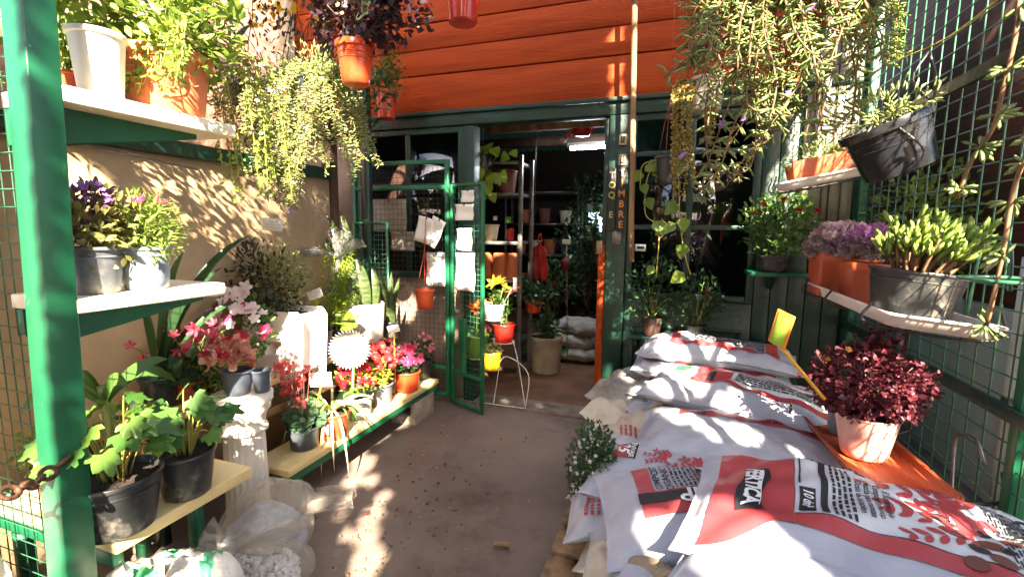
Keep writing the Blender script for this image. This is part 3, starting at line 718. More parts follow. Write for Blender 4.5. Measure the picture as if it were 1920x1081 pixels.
def plain_print(b,rng,kindp=0,text=None):
    red=MB(); blk=MB()
    if kindp==0:
        b.panel(red,-.62,.78,-.62,-.40); b.panel(red,.62,.78,-.395,.6); b.panel(red,-.62,-.5,-.395,.6)
        b.lines(blk,-.3,.6,-.3,.5,9,rng,along='u'); b.done(red,'printed_panel',BRED); b.done(blk,'small_print',BBLK)
    elif kindp==1:
        b.panel(red,-.45,.8,-.75,-.52); b.panel(red,-.45,-.15,-.515,.7)
        b.leaves(red,.45,.1,.9,rng); b.lines(blk,.0,.75,-.45,-.1,6,rng,along='u')
        b.done(red,'printed_panel',BRED); b.done(blk,'small_print',BBLK)
    elif kindp==2:
        b.lines(red,-.75,.1,-.7,.7,9,rng,along='v'); b.done(red,'small_print',BRED)
    return b
rng=np.random.default_rng(21)
t=thing('pallet','weathered wooden pallet under the stacked compost bags','pallet',(.3,2.1,0))
mb=MB()
for i in range(13):
    y=-1.35+i*.2; mb.box((-.72,y,.09),(.66,y+.14,.112))
bevel(mb.build('deck',BWOOD,t),.003); mb=MB()
for x in (-.71,-.05,.56): mb.box((x,-1.36,.0),(x+.09,1.2,.089))
mb.build('runner',BWOOD,t)
# lower layers (plain sides show)
low=[ # x,y,z,yaw
 (.20,3.15,.115,.03),(.16,3.16,.235,-.05),(.19,3.13,.35,.04),
 (.16,2.70,.115,-.03),(.20,2.66,.235,.05),
 (.18,2.24,.115,.04),(.14,2.27,.235,-.06),
 (.16,1.80,.115,-.02),(.17,1.74,.225,.3),
 (.22,1.36,.115,.03),(.20,1.34,.235,-.05),(.30,1.33,.35,.02),
 (.34,.92,.115,-.04),(.38,.98,.235,-.2),(.40,1.02,.36,-.25)]
desc=['white compost bag at the very bottom of the stack before the window','white compost bag, second from the bottom before the window','white compost bag, third from the bottom before the window',
 'white compost bag on the pallet under the middle of the stack','white compost bag, second layer under the middle of the stack',
 'white compost bag on the pallet behind the small white flowered plant','white compost bag, second layer behind the small white flowered plant',
 'white compost bag on the pallet under the bag printed COMPOST','white compost bag, second layer under the bag printed COMPOST',
 'white compost bag on the pallet under the largest red bag','white compost bag, second layer under the largest red bag','white compost bag squeezed directly under the largest red bag',
 'white compost bag on the pallet under the bag with the sunlit end','white compost bag, second layer under the bag with the sunlit end','white compost bag squeezed directly under the bag with the sunlit end']
for i,((x,y,z,yw),d) in enumerate(zip(low,desc)):
    b=Bag('compost_bag',d,(x,y,z),.86,.47,.125,yw,[BAGW,BAGB][i%3==1],seed=i,wr=1.3)
    if i in (2,4,6): plain_print(b,rng,2)
b=Bag('compost_bag','white bag with red printed frame lying under the topmost one by the window',(.23,3.14,.49),.88,.44,.115,-.03,BAGW,seed=31,tilt=(.03,.02)); plain_print(b,rng,1)
b=Bag('compost_bag','white bag with red frame and black print, topmost before the window',(.27,3.17,.595),.88,.42,.13,-.10,BAGW,seed=32,tilt=(.05,.03),bend=(-.02,0)); plain_print(b,rng,0)
b=Bag('worn_bag','grey worn dirty bag sagging beside the orange door stop',(-.18,3.12,.30),.62,.42,.17,1.15,BAGG,seed=33,tilt=(.25,.0),bend=(-.05,-.02),wr=3.2)
b=Bag('worn_bag','beige torn bag flap slumped over the worn grey bag',(-.26,2.86,.23),.40,.34,.14,1.0,BAGB,seed=34,tilt=(.3,.1),bend=(-.07,0),wr=2.6)
b=Bag('compost_bag','bluish white bag with red ring print sticking out of the stack edge',(-.06,2.92,.30),.55,.36,.11,.25,BAGW,seed=35,tilt=(.16,-.12),bend=(-.05,0),wr=1.6)
mb=MB(); b.dots(mb,-.75,-.2,1,[(0,0,.018),(.02,.06,.018),(.01,-.06,.018)]); b.done(mb,'ring_print',BRED)
b=Bag('compost_bag','beige ended plain bag lying askew in the middle of the stack',(.13,2.52,.335),.74,.44,.14,-.55,BAGB,seed=36,tilt=(.07,-.10),bend=(-.03,0),wr=1.5)
b=Bag('compost_bag','bag with small red text lines poking out beside the white flowered plant',(-.02,2.38,.30),.52,.40,.10,.12,BAGB,seed=37,tilt=(.1,-.15),wr=1.4); plain_print(b,rng,2)
for k,(c_,yw,m_,pr,d_) in enumerate((((-.16,2.55,.20),.35,BAGW,2,'white bag end with red text poking out below the askew plain bag'),((-.13,2.20,.19),-.15,BAGB,None,'beige bag end jutting over the aisle behind the white flowered bush'),((-.20,2.80,.13),.2,BAGW,None,'white bag end jutting out low beside the doorway under the torn flap'),((-.10,1.86,.26),.12,BAGW,2,'white bag end jutting toward the aisle below the 25 dm bag'))):
    b=Bag('compost_bag',d_,c_,.52,.38,.115,yw,m_,seed=70+k,tilt=(.05,-.12),bend=(-.04,0),wr=2.4)
    if pr is not None: plain_print(b,rng,pr)
# bag with the red top, behind
b=Bag('compost_bag','plump white bag with red top and pale green corner, higher in the stack',(.35,2.66,.475),.92,.44,.16,-.32,BAGW,seed=38,tilt=(.10,.04),bend=(-.03,0),wr=1.5)
red=MB(); b.panel(red,-.50,.93,-.42,.55); b.done(red,'printed_panel',BRED); wh=MB(); b.panel(wh,-.1,.86,-.25,.5,.005); b.done(wh,'text_panel',BGRY)
mb=MB(); b.lines(mb,-.05,.8,-.15,.4,7,rng,off=.0085,along='u'); b.panel(mb,-.34,-.26,-.3,.15,.0065); b.done(mb,'small_print',BBLK)
mb=MB(); b.panel(mb,-.78,-.62,.2,.75); b.done(mb,'green_print',BGRN)
b=Bag('compost_bag','white bag with thin red strip and a broad sunlit patch below the red topped bag',(.33,2.24,.38),.90,.46,.16,-.14,BAGW,seed=39,tilt=(.12,.02),bend=(-.03,0),wr=1.3)
red=MB(); b.panel(red,-.65,.9,.38,.62); b.done(red,'printed_panel',BRED); mb=MB(); b.lines(mb,.1,.8,.44,.56,2,rng,off=.0065,along='u'); b.panel(mb,-.48,-.38,.43,.56,.0065); b.done(mb,'small_print',BBLK)
# "25 dm" bag
b=Bag('compost_bag','white bag printed 25 dm in a red square with red sprigs',(.13,1.98,.33),.82,.46,.13,-.10,BAGW,seed=40,tilt=(.12,-.03),wr=1.2)
red=MB(); b.panel(red,-.84,-.70,-.05,.42); b.panel(red,-.42,-.30,-.62,-.3); b.leaves(red,-.25,.05,.5,rng,1); b.leaves(red,.1,-.2,.7,rng,1); b.done(red,'printed_panel',BRED)
mb=MB(); b.panel(mb,-.695,-.60,-.05,.42); b.done(mb,'black_panel',BBLK)
mb=MB(); b.text(mb,'25',.066,-.745,.19,bold=.002); b.text(mb,'dm³',.038,-.81,.19,bold=.001); b.text(mb,'ENVASE',.032,-.65,.19,bold=.0008); b.done(mb,'lettering',BWHT)
# "COMPOST" bag
b=Bag('compost_bag','white bag with red panel and black COMP band beside the largest bag',(.23,1.62,.425),.84,.48,.135,.24,BAGW,seed=41,tilt=(.05,-.04),bend=(-.03,0),wr=1.1)
red=MB(); b.panel(red,-.74,-.1,-.40,.10); b.panel(red,-.74,-.60,.105,.78); b.leaves(red,.12,.25,.7,rng,1); b.done(red,'printed_panel',BRED)
mb=MB(); b.panel(mb,-.75,-.1,-.155,.055,.0055); b.lines(mb,-.44,-.2,.1,.75,7,rng); b.done(mb,'black_band',BBLK)
mb=MB(); b.text(mb,'COMP',.085,-.43,-.05,180,.0068,bold=.002,align='RIGHT'); b.done(mb,'lettering',BWHT)
mb=MB(); b.text(mb,'COMPOST',.034,-.555,.44,90,bold=.0009); b.text(mb,'ORGANICO',.034,-.475,.44,90,bold=.0009); b.dots(mb,-.2,.55,.6,[(0,0,.016),(.05,.02,.014),(.02,.06,.014),(.07,.07,.016),(-.03,.05,.012),(.1,.03,.014)]); b.done(mb,'black_lettering',BBLK)
# front bag with sunlit end
b=Bag('compost_bag','plain white bag end in full sun under the front edge of the largest bag',(.40,1.0,.50),.80,.46,.16,-.38,BAGW,seed=42,tilt=(.0,.0),bend=(-.02,0),wr=.9)
b=Bag('torn_sack','crumpled brown torn sack squeezed under the front bags',(.02,1.20,.33),.36,.30,.14,-.3,mat('brown_sack','#b09a7c','#7d6a52',rough=.5,scale=9,bump=.5,bscale=22,trans=.15),seed=43,tilt=(.15,-.3),bend=(-.06,.03),wr=6,cat='sack')
# the largest bag
b=Bag('compost_bag','largest red and white bag with a black emblem and red leaf print on top',(.57,1.40,.555),.96,.56,.135,-.2,BAGW,seed=45,tilt=(.03,.03),bend=(-.035,-.01),wr=1.5)
big=b
def cv(uu,vv):   # lower border runs down to the long strip in a curve
    return vv,uu
red=MB()
def lower(uu,vv):
    k=1/(1+np.exp((uu+.66)*22)); lo=-.60-.34*k; q=(vv+1)/2; return lo+(.94-lo)*q,uu
b.panel(red,-.92,-.48,-1,1,curve=lower,n=(40,20))
b.panel(red,-.479,.97,-.595,-.40); b.panel(red,-.479,.66,.84,.94); b.panel(red,.66,.97,-.395,.94); RP=b.done(red,'printed_panel',BRED)
wh=MB(); b.panel(wh,-.475,.655,-.39,.83,.0045); TP=b.done(wh,'text_panel',BGRY)
mb=MB()
def em(uu,vv): return vv,uu+.02*np.sin(vv*7)
b.panel(mb,-.765,-.625,-.46,.40,.0068,(8,16),curve=em); b.panel(mb,-.455,-.375,-.37,.06,.0068); b.panel(mb,-.455,-.445,.12,.78,.0068)
b.panel(mb,-.35,-.315,-.37,.76,.0068); b.lines(mb,-.30,-.19,-.36,.74,4,rng); b.lines(mb,.40,.49,-.34,.70,6,rng); b.lines(mb,-.15,.62,.76,.81,1,rng,along='u')
for k in range(16): b.panel(mb,-.42+k*.034,-.42+k*.034+.02,.82,.93,.0068)
b.text(mb,'COMPOST',.052,.585,.22,-90,.0075,bold=.0022); b.text(mb,'ORGANICO',.044,.51,.22,-90,.0075,bold=.0018)
for k,tx in enumerate(('Dosis de Aplicación','Mezcla para macetas','Compost orgánico','El Sustentable')): b.text(mb,tx,.021,-.165+k*.04,.06,-90,.0072,bold=.0004)
b.dots(mb,.30,-.10,1,[(-.06,.06,.02),(-.035,.0,.016),(.02,.045,.014),(-.01,-.045,.018),(.045,-.02,.012)])
b.done(mb,'black_lettering',BBLK,TP)
mb=MB(); b.text(mb,'FERTICA',.058,-.70,-.03,-90,.0105,sx=.9,bold=.0025); b.text(mb,'10 dm³',.034,-.415,-.155,-90,.0105,bold=.001); b.panel(mb,-.65,-.645,-.40,.34,.0100); b.done(mb,'lettering',BWHT,RP)
mb=MB(); b.leaves(mb,.37,.36,1.15,rng,1); b.leaves(mb,.35,-.06,.9,rng,1); b.dots(mb,.32,-.06,1,[(.0,.08,.02),(.035,.10,.018)]); b.done(mb,'leaf_print',BRED,TP)
mb=MB(); b.dots(mb,.31,-.12,1,[(.015,.0,.022),(.02,-.06,.022),(-.03,-.09,.02),(.06,.03,.018)]); b.done(mb,'seed_print',BBRN,TP)

# ------------------------------------------------------------------ plastic sacks bottom left
def blob(mb,c,rx,ry,h,seed=0,wr=.02,nu=60,nv=36,pts=None,sq=.6):
    U=np.linspace(0,2*PI,nu+1)[:-1]; Vv=np.linspace(-PI/2*.95,PI/2,nv); A,B=np.meshgrid(U,Vv)
    ca,sa=np.sign(np.cos(A))*np.abs(np.cos(A))**sq,np.sign(np.sin(A))*np.abs(np.sin(A))**sq
    cb=np.cos(B)**.7; x=rx*ca*cb; y=ry*sa*cb; z=h/2+h/2*np.sign(np.sin(B))*np.abs(np.sin(B))**.8
    n=fbm(x*3+z*2,y*3-z*1.5,seed,5,1.6,.6); rdg=1-np.abs(n)*2
    k=1+wr*(n+rdg*.6)/max(rx,.01)*.5
    P=np.stack([x*k,y*k,z+wr*.8*n*(z/h)],-1)
    if pts: P=pts(P)
    F=[(j*nu+i,j*nu+(i+1)%nu,(j+1)*nu+(i+1)%nu,(j+1)*nu+i) for j in range(nv-1) for i in range(nu)]
    return mb.add(P.reshape(-1,3)+np.array(c),F)
def film(name,c,alpha,rough=.25):
    m=bpy.data.materials.new(name); m.use_nodes=True; nt=m.node_tree; N=nt.nodes; b=N['Principled BSDF']
    b.inputs['Base Color'].default_value=lin(c); b.inputs['Roughness'].default_value=rough; b.inputs['Specular IOR Level'].default_value=.7
    nz=N.new('ShaderNodeTexNoise'); nz.inputs['Scale'].default_value=6; nz.inputs['Detail'].default_value=3; nz.inputs['Distortion'].default_value=2.5; bp=N.new('ShaderNodeBump'); bp.inputs['Strength'].default_value=.8; bp.inputs['Distance'].default_value=.03
    nt.links.new(nz.outputs['Fac'],bp.inputs['Height']); nt.links.new(bp.outputs[0],b.inputs['Normal'])
    t=N.new('ShaderNodeBsdfTransparent'); tl=N.new('ShaderNodeBsdfTranslucent'); tl.inputs[0].default_value=lin(c)
    m1=N.new('ShaderNodeMixShader'); m1.inputs[0].default_value=.3; nt.links.new(b.outputs[0],m1.inputs[1]); nt.links.new(tl.outputs[0],m1.inputs[2])
    m2=N.new('ShaderNodeMixShader'); m2.inputs[0].default_value=alpha; nt.links.new(m1.outputs[0],m2.inputs[1]); nt.links.new(t.outputs[0],m2.inputs[2]); nt.links.new(m2.outputs[0],N['Material Output'].inputs['Surface'])
    return m
FILM=film('clear_film','#d8cfc0',.66,.1)
def ribbon(mb,base,d,L,w0,w1,seed,n=12,k=11):
    """gathered film fanning out from a knot"""
    r=np.random.default_rng(seed); d=unit(np.array(d,float)); s=unit(np.cross(d,[0,0,1.])); up=np.cross(s,d); V=[];F=[]
    for i in range(n):
        t=i/(n-1); w=w0+(w1-w0)*t**.8
        for j in range(k):
            q=(j/(k-1)-.5); V.append(np.array(base)+d*L*t+s*q*w+up*(w*.16*math.sin(j*2.6+seed)+.02*math.sin(t*5+j)*t)-np.array([0,0,.10*t*t*L]))
    for i in range(n-1):
        for j in range(k-1): a=i*k+j; F.append((a,a+1,a+k+1,a+k))
    mb.add(V,F)
rng=np.random.default_rng(4)
p=at(505,1040,'z',.16); p=np.array([-1.43,1.24,0])
t=thing('plastic_sack','clear knotted plastic sack of white pebbles on the ground by the bench','sack',p)
mb=MB(); blob(mb,(0,0,.005),.18,.17,.21,5,.022); mb.build('film',FILM,t,smooth=True)
mb=MB(); mb.lathe([(.03,0),(.022,.015),(.03,.03)],10,c=(-.02,-.05,.225)); mb.build('knot',FILM,t,smooth=True)
mb=MB(); ribbon(mb,(-.02,-.05,.24),(.75,.15,.35),.26,.03,.22,1); ribbon(mb,(-.02,-.05,.24),(-.5,-.4,.5),.14,.03,.16,3); ribbon(mb,(-.02,-.05,.24),(-.1,-.9,.3),.15,.03,.14,6); mb.build('gathered_neck',FILM,t,smooth=True)
mb=MB(); n=750
for i in range(n):
    q=unit(rng.normal(size=3))*rng.uniform(.8,.95); q=q*[.15,.14,.085]+[0.015,0,.10]; r=rng.uniform(.009,.015)
    B=np.array([(-1,-1,-1),(1,-1,-1),(1,1,-1),(-1,1,-1),(-1,-1,1),(1,-1,1),(1,1,1),(-1,1,1)])*r*.62+rng.normal(0,r*.22,(8,3))
    mb.add(B+q,[(3,2,1,0),(4,5,6,7),(0,1,5,4),(1,2,6,5),(2,3,7,6),(3,0,4,7)])
kind(mb.build('pebbles',mat('white_pebbles','#eeecea','#cfcfd2',rough=.6,island=True),t),'stuff')
t=thing('plastic_sack','clear loose plastic sack with a crumpled mouth, leaning behind the pebble sack','sack',(-1.56,1.42,0))
mb=MB()
def lean(P):
    P=P.copy(); k=np.clip((P[...,2]-.18)/.22,0,1); P[...,0]+=k*.10; P[...,1]*=1-.35*k; return P
blob(mb,(0,0,.005),.16,.15,.36,9,.03,pts=lean); mb.build('film',FILM,t,smooth=True)
mb=MB(); ribbon(mb,(.19,.05,.27),(.8,.35,.2),.17,.17,.13,2); mb.build('mouth',FILM,t,smooth=True)
mb=MB(); blob(mb,(-.01,0,.01),.14,.13,.2,12,.03); mb.build('contents',mat('blue_contents','#aab4c4','#8791a3',rough=.6,scale=20,bump=.4),t,smooth=True)
t=thing('striped_sack','white plastic sack with slanting green stripes under the near bench edge','sack',(-1.42,.93,0))
st=bpy.data.materials.new('striped_film'); st.use_nodes=True; nt=st.node_tree; N=nt.nodes; b=N['Principled BSDF']; b.inputs['Roughness'].default_value=.3
wv=N.new('ShaderNodeTexWave'); wv.inputs['Scale'].default_value=3.2; wv.inputs['Distortion'].default_value=3.5; wv.bands_direction='DIAGONAL'; wv.inputs['Detail Scale'].default_value=1.2
tc=N.new('ShaderNodeTexCoord'); nt.links.new(tc.outputs['Object'],wv.inputs['Vector'])
rp=N.new('ShaderNodeValToRGB'); rp.color_ramp.interpolation='EASE'; e=rp.color_ramp.elements; e[0].position=.0; e[0].color=lin('#e4dccd'); e[1].position=.80; e[1].color=lin('#e4dccd'); x=e.new(.86); x.color=lin('#5aae82')
nt.links.new(wv.outputs['Fac'],rp.inputs['Fac']); nt.links.new(rp.outputs[0],b.inputs['Base Color'])
nz=N.new('ShaderNodeTexNoise'); nz.inputs['Scale'].default_value=14; nz.inputs['Detail'].default_value=7; bp=N.new('ShaderNodeBump'); bp.inputs['Strength'].default_value=.7; bp.inputs['Distance'].default_value=.015; nt.links.new(nz.outputs['Fac'],bp.inputs['Height']); nt.links.new(bp.outputs[0],b.inputs['Normal'])
mb=MB(); blob(mb,(0,0,.005),.17,.16,.37,15,.05); mb.build('film',st,t,smooth=True)
mb=MB(); ribbon(mb,(-.02,-.02,.36),(.3,-.5,.6),.1,.04,.15,8); mb.build('gathered_neck',st,t,smooth=True)
mb=MB(); mb.lathe([(.0,.0),(.02,.0),(.02,.003),(0,.003)],16); o=mb.build('red_spot',REDP,t); o.location=(-.10,-.125,.29); o.rotation_euler=(.9,0,-.5)
t=thing('white_sack','plain white sack in full sun outside the chained green post','sack',(-2.0,.62,0))
mb=MB(); blob(mb,(0,0,.0),.2,.16,.46,22,.05); mb.build('film',WHITE,t,smooth=True); mb=MB(); ribbon(mb,(0,0,.45),(.2,-.3,.8),.1,.05,.15,4); mb.build('gathered_neck',WHITE,t,smooth=True)
# ------------------------------------------------------------------ plants
G_LIME=leafmat('leaf_lime','#93a548','#6d8a35'); G_MID=leafmat('leaf_mid','#5f8138','#426428'); G_DARK=leafmat('leaf_dark','#3a5a32','#243f24',rough=.35)
G_IVY=leafmat('leaf_ivy','#6f9138','#355f2c',rough=.3); G_PALE=leafmat('leaf_pale','#a5b078','#7f9358',rough=.5,trans=.2); G_SUCC=leafmat('leaf_succulent','#8b9a5e','#667c46',rough=.4,trans=.15)
G_GOLD=leafmat('leaf_gold','#b7a258','#8f8445',trans=.3); G_POTH=leafmat('leaf_pothos','#9aa83a','#5d7d2a',rough=.3); G_FERN=leafmat('leaf_fern','#b3c03e','#8aa82f',trans=.45)
P_DARK=leafmat('leaf_purple_dark','#3d2026','#22141a',rough=.5,trans=.2); P_RED=leafmat('leaf_burgundy','#74303a','#431c24',rough=.45,trans=.3); P_PINK=leafmat('leaf_pink','#d98a7c','#c4525c',rough=.45,trans=.3)
G_GREYD=leafmat('leaf_grey_dark','#4c4a3f','#2f3029',rough=.5)
F_RED=leafmat('flower_red','#c9262c','#a81a24',rough=.5); F_PINK=leafmat('flower_pink','#d8426a','#c22c56',rough=.5); F_CORAL=leafmat('flower_coral','#cc5550','#b03d40',rough=.5); F_WHITE=leafmat('flower_white','#f1ece6','#e0d6cf',rough=.5); F_YEL=leafmat('flower_yellow','#e6c42a','#d9a81c',rough=.5)
F_ORG=leafmat('flower_orange','#e8761f','#d8531a',rough=.45); F_VIO=leafmat('flower_violet','#b079c9','#8d5aae',rough=.5); F_AZA=leafmat('azalea_bloom','#f4ece8','#edd0d0',rough=.5)
def R(s): return np.random.default_rng(s)
def potplant(name,label,sp,m,group=None,ribs=0,square=False,rimw=.005,soil=True,rot=None,rz=0,cat='potted plant'):
    p,rt,rb,h=sp; t=thing(name,label,cat,p,rz=rz,group=group,rot=rot)
    pot(t,rt,rb,h,m,ribs=ribs,square=square,rimw=rimw,soil=soil); return t,rt,h
def up(p,z): q=np.array(p,float); q[2]=z; return q
GT='pots on the highest wall shelf'; GM='pots on the middle wall shelf'; GL='pots on the near bench'; GB='pots along the path bench'; GW='plants on the raised bench by the wall'

# --- highest shelf
X1=-1.60
p=up(at(190,170,'x',-1.58),TS); m=mpp(p)
t=thing('flower_pot','tall tapered white plastic pot, blazing in the sun on the highest shelf','pot',p,group=GT,rot=(0,0,0)); pot(t,43*m,33*m,118*m,WHITE,soil=True)
p=up(at(312,170,'x',-1.63),TS); m=mpp(p)
t=thing('trailing_plant','bushy white flowered trailer spilling from a large terracotta pot on the highest shelf','potted plant',p,group=GT)
h=112*m; pot(t,72*m,58*m,h,mat('terracotta_clay','#d17a4e','#bd6a40',rough=.6,scale=6,bump=.15,dirt='#e0a37e',dlo=.6,dhi=.8),rimw=.009,rimh=.03)
bush(t,(-.02,-.0,h+.09),(.24,.17,.14),1500,.045,t_oval(.42,.15,-.15),G_LIME,1,clumps=26,stem=STEMY,root=(0,0,h-.02),nst=14)
r=R(3); P=[]
for k in range(26):
    a=r.uniform(-.9,.9); x=r.uniform(-.14,.22)
    P.append([(x*.5,r.uniform(-.05,.05),h+.06),(x,-.07-.03*r.random(),h+.05),(x+.02,-.10-.02*r.random(),h-.04-.03*r.random()),(x+r.normal(0,.03),-.11+r.normal(0,.02),h-.08-.10*r.random())])
strands(t,P,G_LIME,STEMY,t_oval(.42,.1,-.15),.03,.012,seed=4,name='trailing_foliage')
P=[]
for k in range(14):
    y=r.uniform(.12,.36); x=r.uniform(-.02,.14); P.append([(.03,.05,h+.05),(x,y*.7,h+.06),(x+.02,y,h-.02),(x+.03+r.normal(0,.01),y+r.uniform(0,.06),-.05-.22*r.random())])
strands(t,P,G_LIME,STEMY,t_oval(.6,.1,-.1),.022,.010,seed=5,name='trailing_foliage')
bp=np.array([(r.uniform(.0,.16),r.uniform(.0,.42),h+r.uniform(-.12,.14)) for k in range(40)]+[(r.uniform(-.2,.2),r.uniform(-.15,0),h+r.uniform(.0,.2)) for k in range(24)])
blooms(t,bp,.0085,FL5,F_WHITE,6)
p=up(at(128,170,'x',-1.70),TS); m=mpp(p)
t=thing('potted_plant','small terracotta pot half hidden behind the green post on the highest shelf','potted plant',p,group=GT); pot(t,30*m,23*m,52*m,TERRA)
bush(t,(0,0,.20),(.06,.05,.13),260,.04,OVAL,G_LIME,8,stem=STEMG,root=(0,0,.07))
# --- middle shelf
t,rt,h=potplant('potted_plant','dusty grey pot with purple tinged leafy plant beside the green post, middle shelf',spot(184,549,462,88,'z',MS,70),GREYP,GM,ribs=2)
bush(t,(0,0,h+.05),(.085,.08,.10),420,.034,OVAL,leafmat('leaf_olive','#8f8a4c','#66683a'),10,stem=STEMG,root=(0,0,h-.02))
bush(t,(-.03,.01,h+.10),(.07,.06,.07),260,.03,OVAL,leafmat('leaf_purple_grey','#6b5a62','#473c48'),11,name='purple_foliage')
blooms(t,dome(R(12),(.02,0,h+.11),(.08,.06,.07),22,0),.010,FL5,F_VIO,1)
t,rt,h=potplant('potted_plant','blue grey pot with fine bright foliage and a few pink daisies, middle shelf',spot(277,541,462,80,'z',MS,68),mat('bluegrey_plastic','#7f8b98','#6d7985',rough=.35,scale=8,dirt='#a9a9a6',dlo=.55,dhi=.8),GM,ribs=2)
bush(t,(.005,-.01,h+.055),(.095,.08,.09),1100,.030,NARROW,G_LIME,14,clumps=30,rnd=.9,stem=STEMG,root=(0,0,h-.02))
blooms(t,dome(R(15),(.015,0,h+.10),(.085,.06,.07),9,.2),.014,FL8,F_PINK,2)
t=thing('price_tag','white card standing between the two pots on the middle shelf','tag',(-1.66,.99,MS),rz=.5,group='cards on the middle shelf'); MB().bar((0,0,0),(0,0,.22),.002,5).build('stick',YWOOD,t); MB().box((-.024,-.002,.18),(.024,.0,.235)).build('card_sheet',PAPER,t)
# --- near bench
t,rt,h=potplant('grape_ivy','grape ivy with glossy jagged leaves in the bigger black pot against the green post',spot(224,988,880,146,'z',LS,112),BLACKP,GL,ribs=2,rimw=.003)
def ivy(t,rt,h,n,rad,seed,m=G_IVY,hh=.11,size=.075,off=(0,0)):
    r=R(seed); sb=MB(); P=[];D=[];Nn=[]
    for k in range(n):
        a=2*PI*k/n*2.4+r.uniform(0,1); q=r.uniform(.25,1)**.7; e=np.array([rad*q*math.cos(a)+off[0],rad*q*math.sin(a)+off[1],h+hh*(1.25-.75*q*q)+r.normal(0,.018)])
        s=np.array([math.cos(a)*rt*.35*r.random(),math.sin(a)*rt*.35*r.random(),h-.02]); mid=(s*.55+e*.45)+[0,0,hh*.45]
        tt=np.linspace(0,1,8)[:,None]; path=(1-tt)**2*s+2*tt*(1-tt)*mid+tt*tt*e; sb.tube(path,np.linspace(.0032,.0018,8),5)
        out=np.array([math.cos(a),math.sin(a),0])
        for j,sd in enumerate((r.normal(0,.3),)):
            d=rotz(sd)@out; P.append(e); D.append(d*1.0+[0,0,-.35+r.normal(0,.25)]); Nn.append([d[0]*.4+.3+r.normal(0,.3),d[1]*.4-.5+r.normal(0,.3),1])
    mb=MB(); mb.scatter(LOBED,np.array(P),np.array(D),np.array(Nn,float),size*r.uniform(.7,1.15,len(P)))
    mb.build('foliage',m,t,smooth=True); sb.build('stems',STEMY,t)
ivy(t,rt,h,30,.145,20,hh=.18,size=.088,off=(.0,-.02))
t,rt,h=potplant('grape_ivy','darker grape ivy in the smaller shaded black pot on the near bench',spot(352,923,838,98,'z',LS,76),BLACKP,GL,rimw=.003)
ivy(t,rt,h,28,.13,24,leafmat('leaf_ivy_dark','#5d8440','#2f5a30',rough=.3),hh=.16,size=.08)
p=up(at(258,770,'z',LS),LS); p=np.array([-1.86,1.05,LS]); t=thing('potted_plant','thick stemmed plant in a wide red pot at the back of the short bench','potted plant',p,group=GL); pot(t,.095,.07,.135,REDP,rimw=.008)
mb=MB(); mb.tube(smooth_path([(0,0,.11),(.005,.01,.2),(-.005,.0,.36)],14),np.linspace(.022,.016,14),9); mb.build('trunk',mat('green_trunk','#7b8a4a','#5d6a38',rough=.6),t,smooth=True)
mb=MB(); r=R(26)
for k in range(9):
    a=r.uniform(0,6.28); blade_mesh(mb,(0,0,.30),(.22*math.cos(a),.22*math.sin(a),.34+r.uniform(-.1,.2)),.05,(.12*math.cos(a),.12*math.sin(a),.46))
mb.build('foliage',G_MID,t,smooth=True)
p=np.array([-1.70,1.19,LS]); t=thing('nursery_bag','crumpled black nursery bag of pale mulch behind the grape ivies','bag',p,group=GL); mb=MB(); blob(mb,(0,0,0),.055,.055,.15,30,.02); mb.build('film',BLACKP,t,smooth=True); MB().disc(.045,.145,12,rng=R(1)).build('mulch',mat('pale_mulch','#c9b79c','#8f7c62',rough=.9,scale=60),t)
p=np.array([-1.97,.95,LS]); t=thing('potted_plant','red pot with small mottled leaves against the wall end of the near bench','potted plant',p,group=GL); pot(t,.06,.045,.11,REDP); bush(t,(0,0,.17),(.09,.08,.08),300,.035,OVAL,G_POTH,31,stem=STEMG,root=(0,0,.09))
# --- column with begonia
p=at(445,900,'y',1.53); cp=np.array([-1.78,1.53,0])
t=thing('plaster_column','cream fluted plaster column pedestal between the two benches','pedestal',cp)
CPL=mat('plaster_cream','#d9d0c2','#c6bbaa',rough=.8,scale=5,bump=.15,bscale=20,dirt='#9a8c78',dlo=.6,dhi=.82,dscale=6)
mb=MB(); prof=[(.088,.10+.04*i) for i in range(11)]; prof=[(r-.006*(i/10),z) for i,(r,z) in enumerate(prof)]; mb.lathe(prof,160,flute=lambda i:.022 if 0<i<10 else 0); mb.build('shaft',CPL,t,smooth=True)
mb=MB(); mb.lathe([(0,0),(.13,0),(.13,.04),(.108,.045),(.112,.065),(.104,.085),(.095,.09),(.09,.103)],40); mb.build('base',CPL,t)
mb=MB(); mb.lathe([(.084,.498),(.098,.505),(.098,.52),(.086,.53),(.09,.56),(.098,.585),(.112,.605),(.113,.63),(.122,.64),(.125,.672),(.0,.674)],40); mb.build('capital',CPL,t)
p=np.array([-1.79,1.52,.674]); t=thing('begonia','pink and cream leaved begonia in a dark grey pot on the plaster column','potted plant',p); pot(t,.062,.05,.11,mat('slate_plastic','#4d5560','#3d454f',rough=.35),ribs=1)
r=R(33); mb=MB(); q=unit(r.normal(size=(170,3))); q=q[q[:,2]>-.25]; P=q*[.085,.085,.075]*r.uniform(.5,1,(len(q),1))+[-.03,-.02,.165]
mb.scatter(RUF,P,q+r.normal(0,.5,q.shape),q+r.normal(0,.4,q.shape)+[0,-.3,.5],.042*r.uniform(.7,1.2,len(q))); mb.build('foliage',leafmat('begonia_leaf','#e2b79c','#d5796e',rough=.5,trans=.3),t,smooth=True)
blooms(t,dome(R(34),(-.03,-.02,.17),(.09,.09,.085),26,-.1),.016,FL5,F_RED,3)
p=np.array([-1.715,1.58,.674]); t=thing('flower_pot','empty slate grey nursery pot beside the begonia on the column','pot',p); pot(t,.04,.033,.10,mat('slate_plastic','',''))
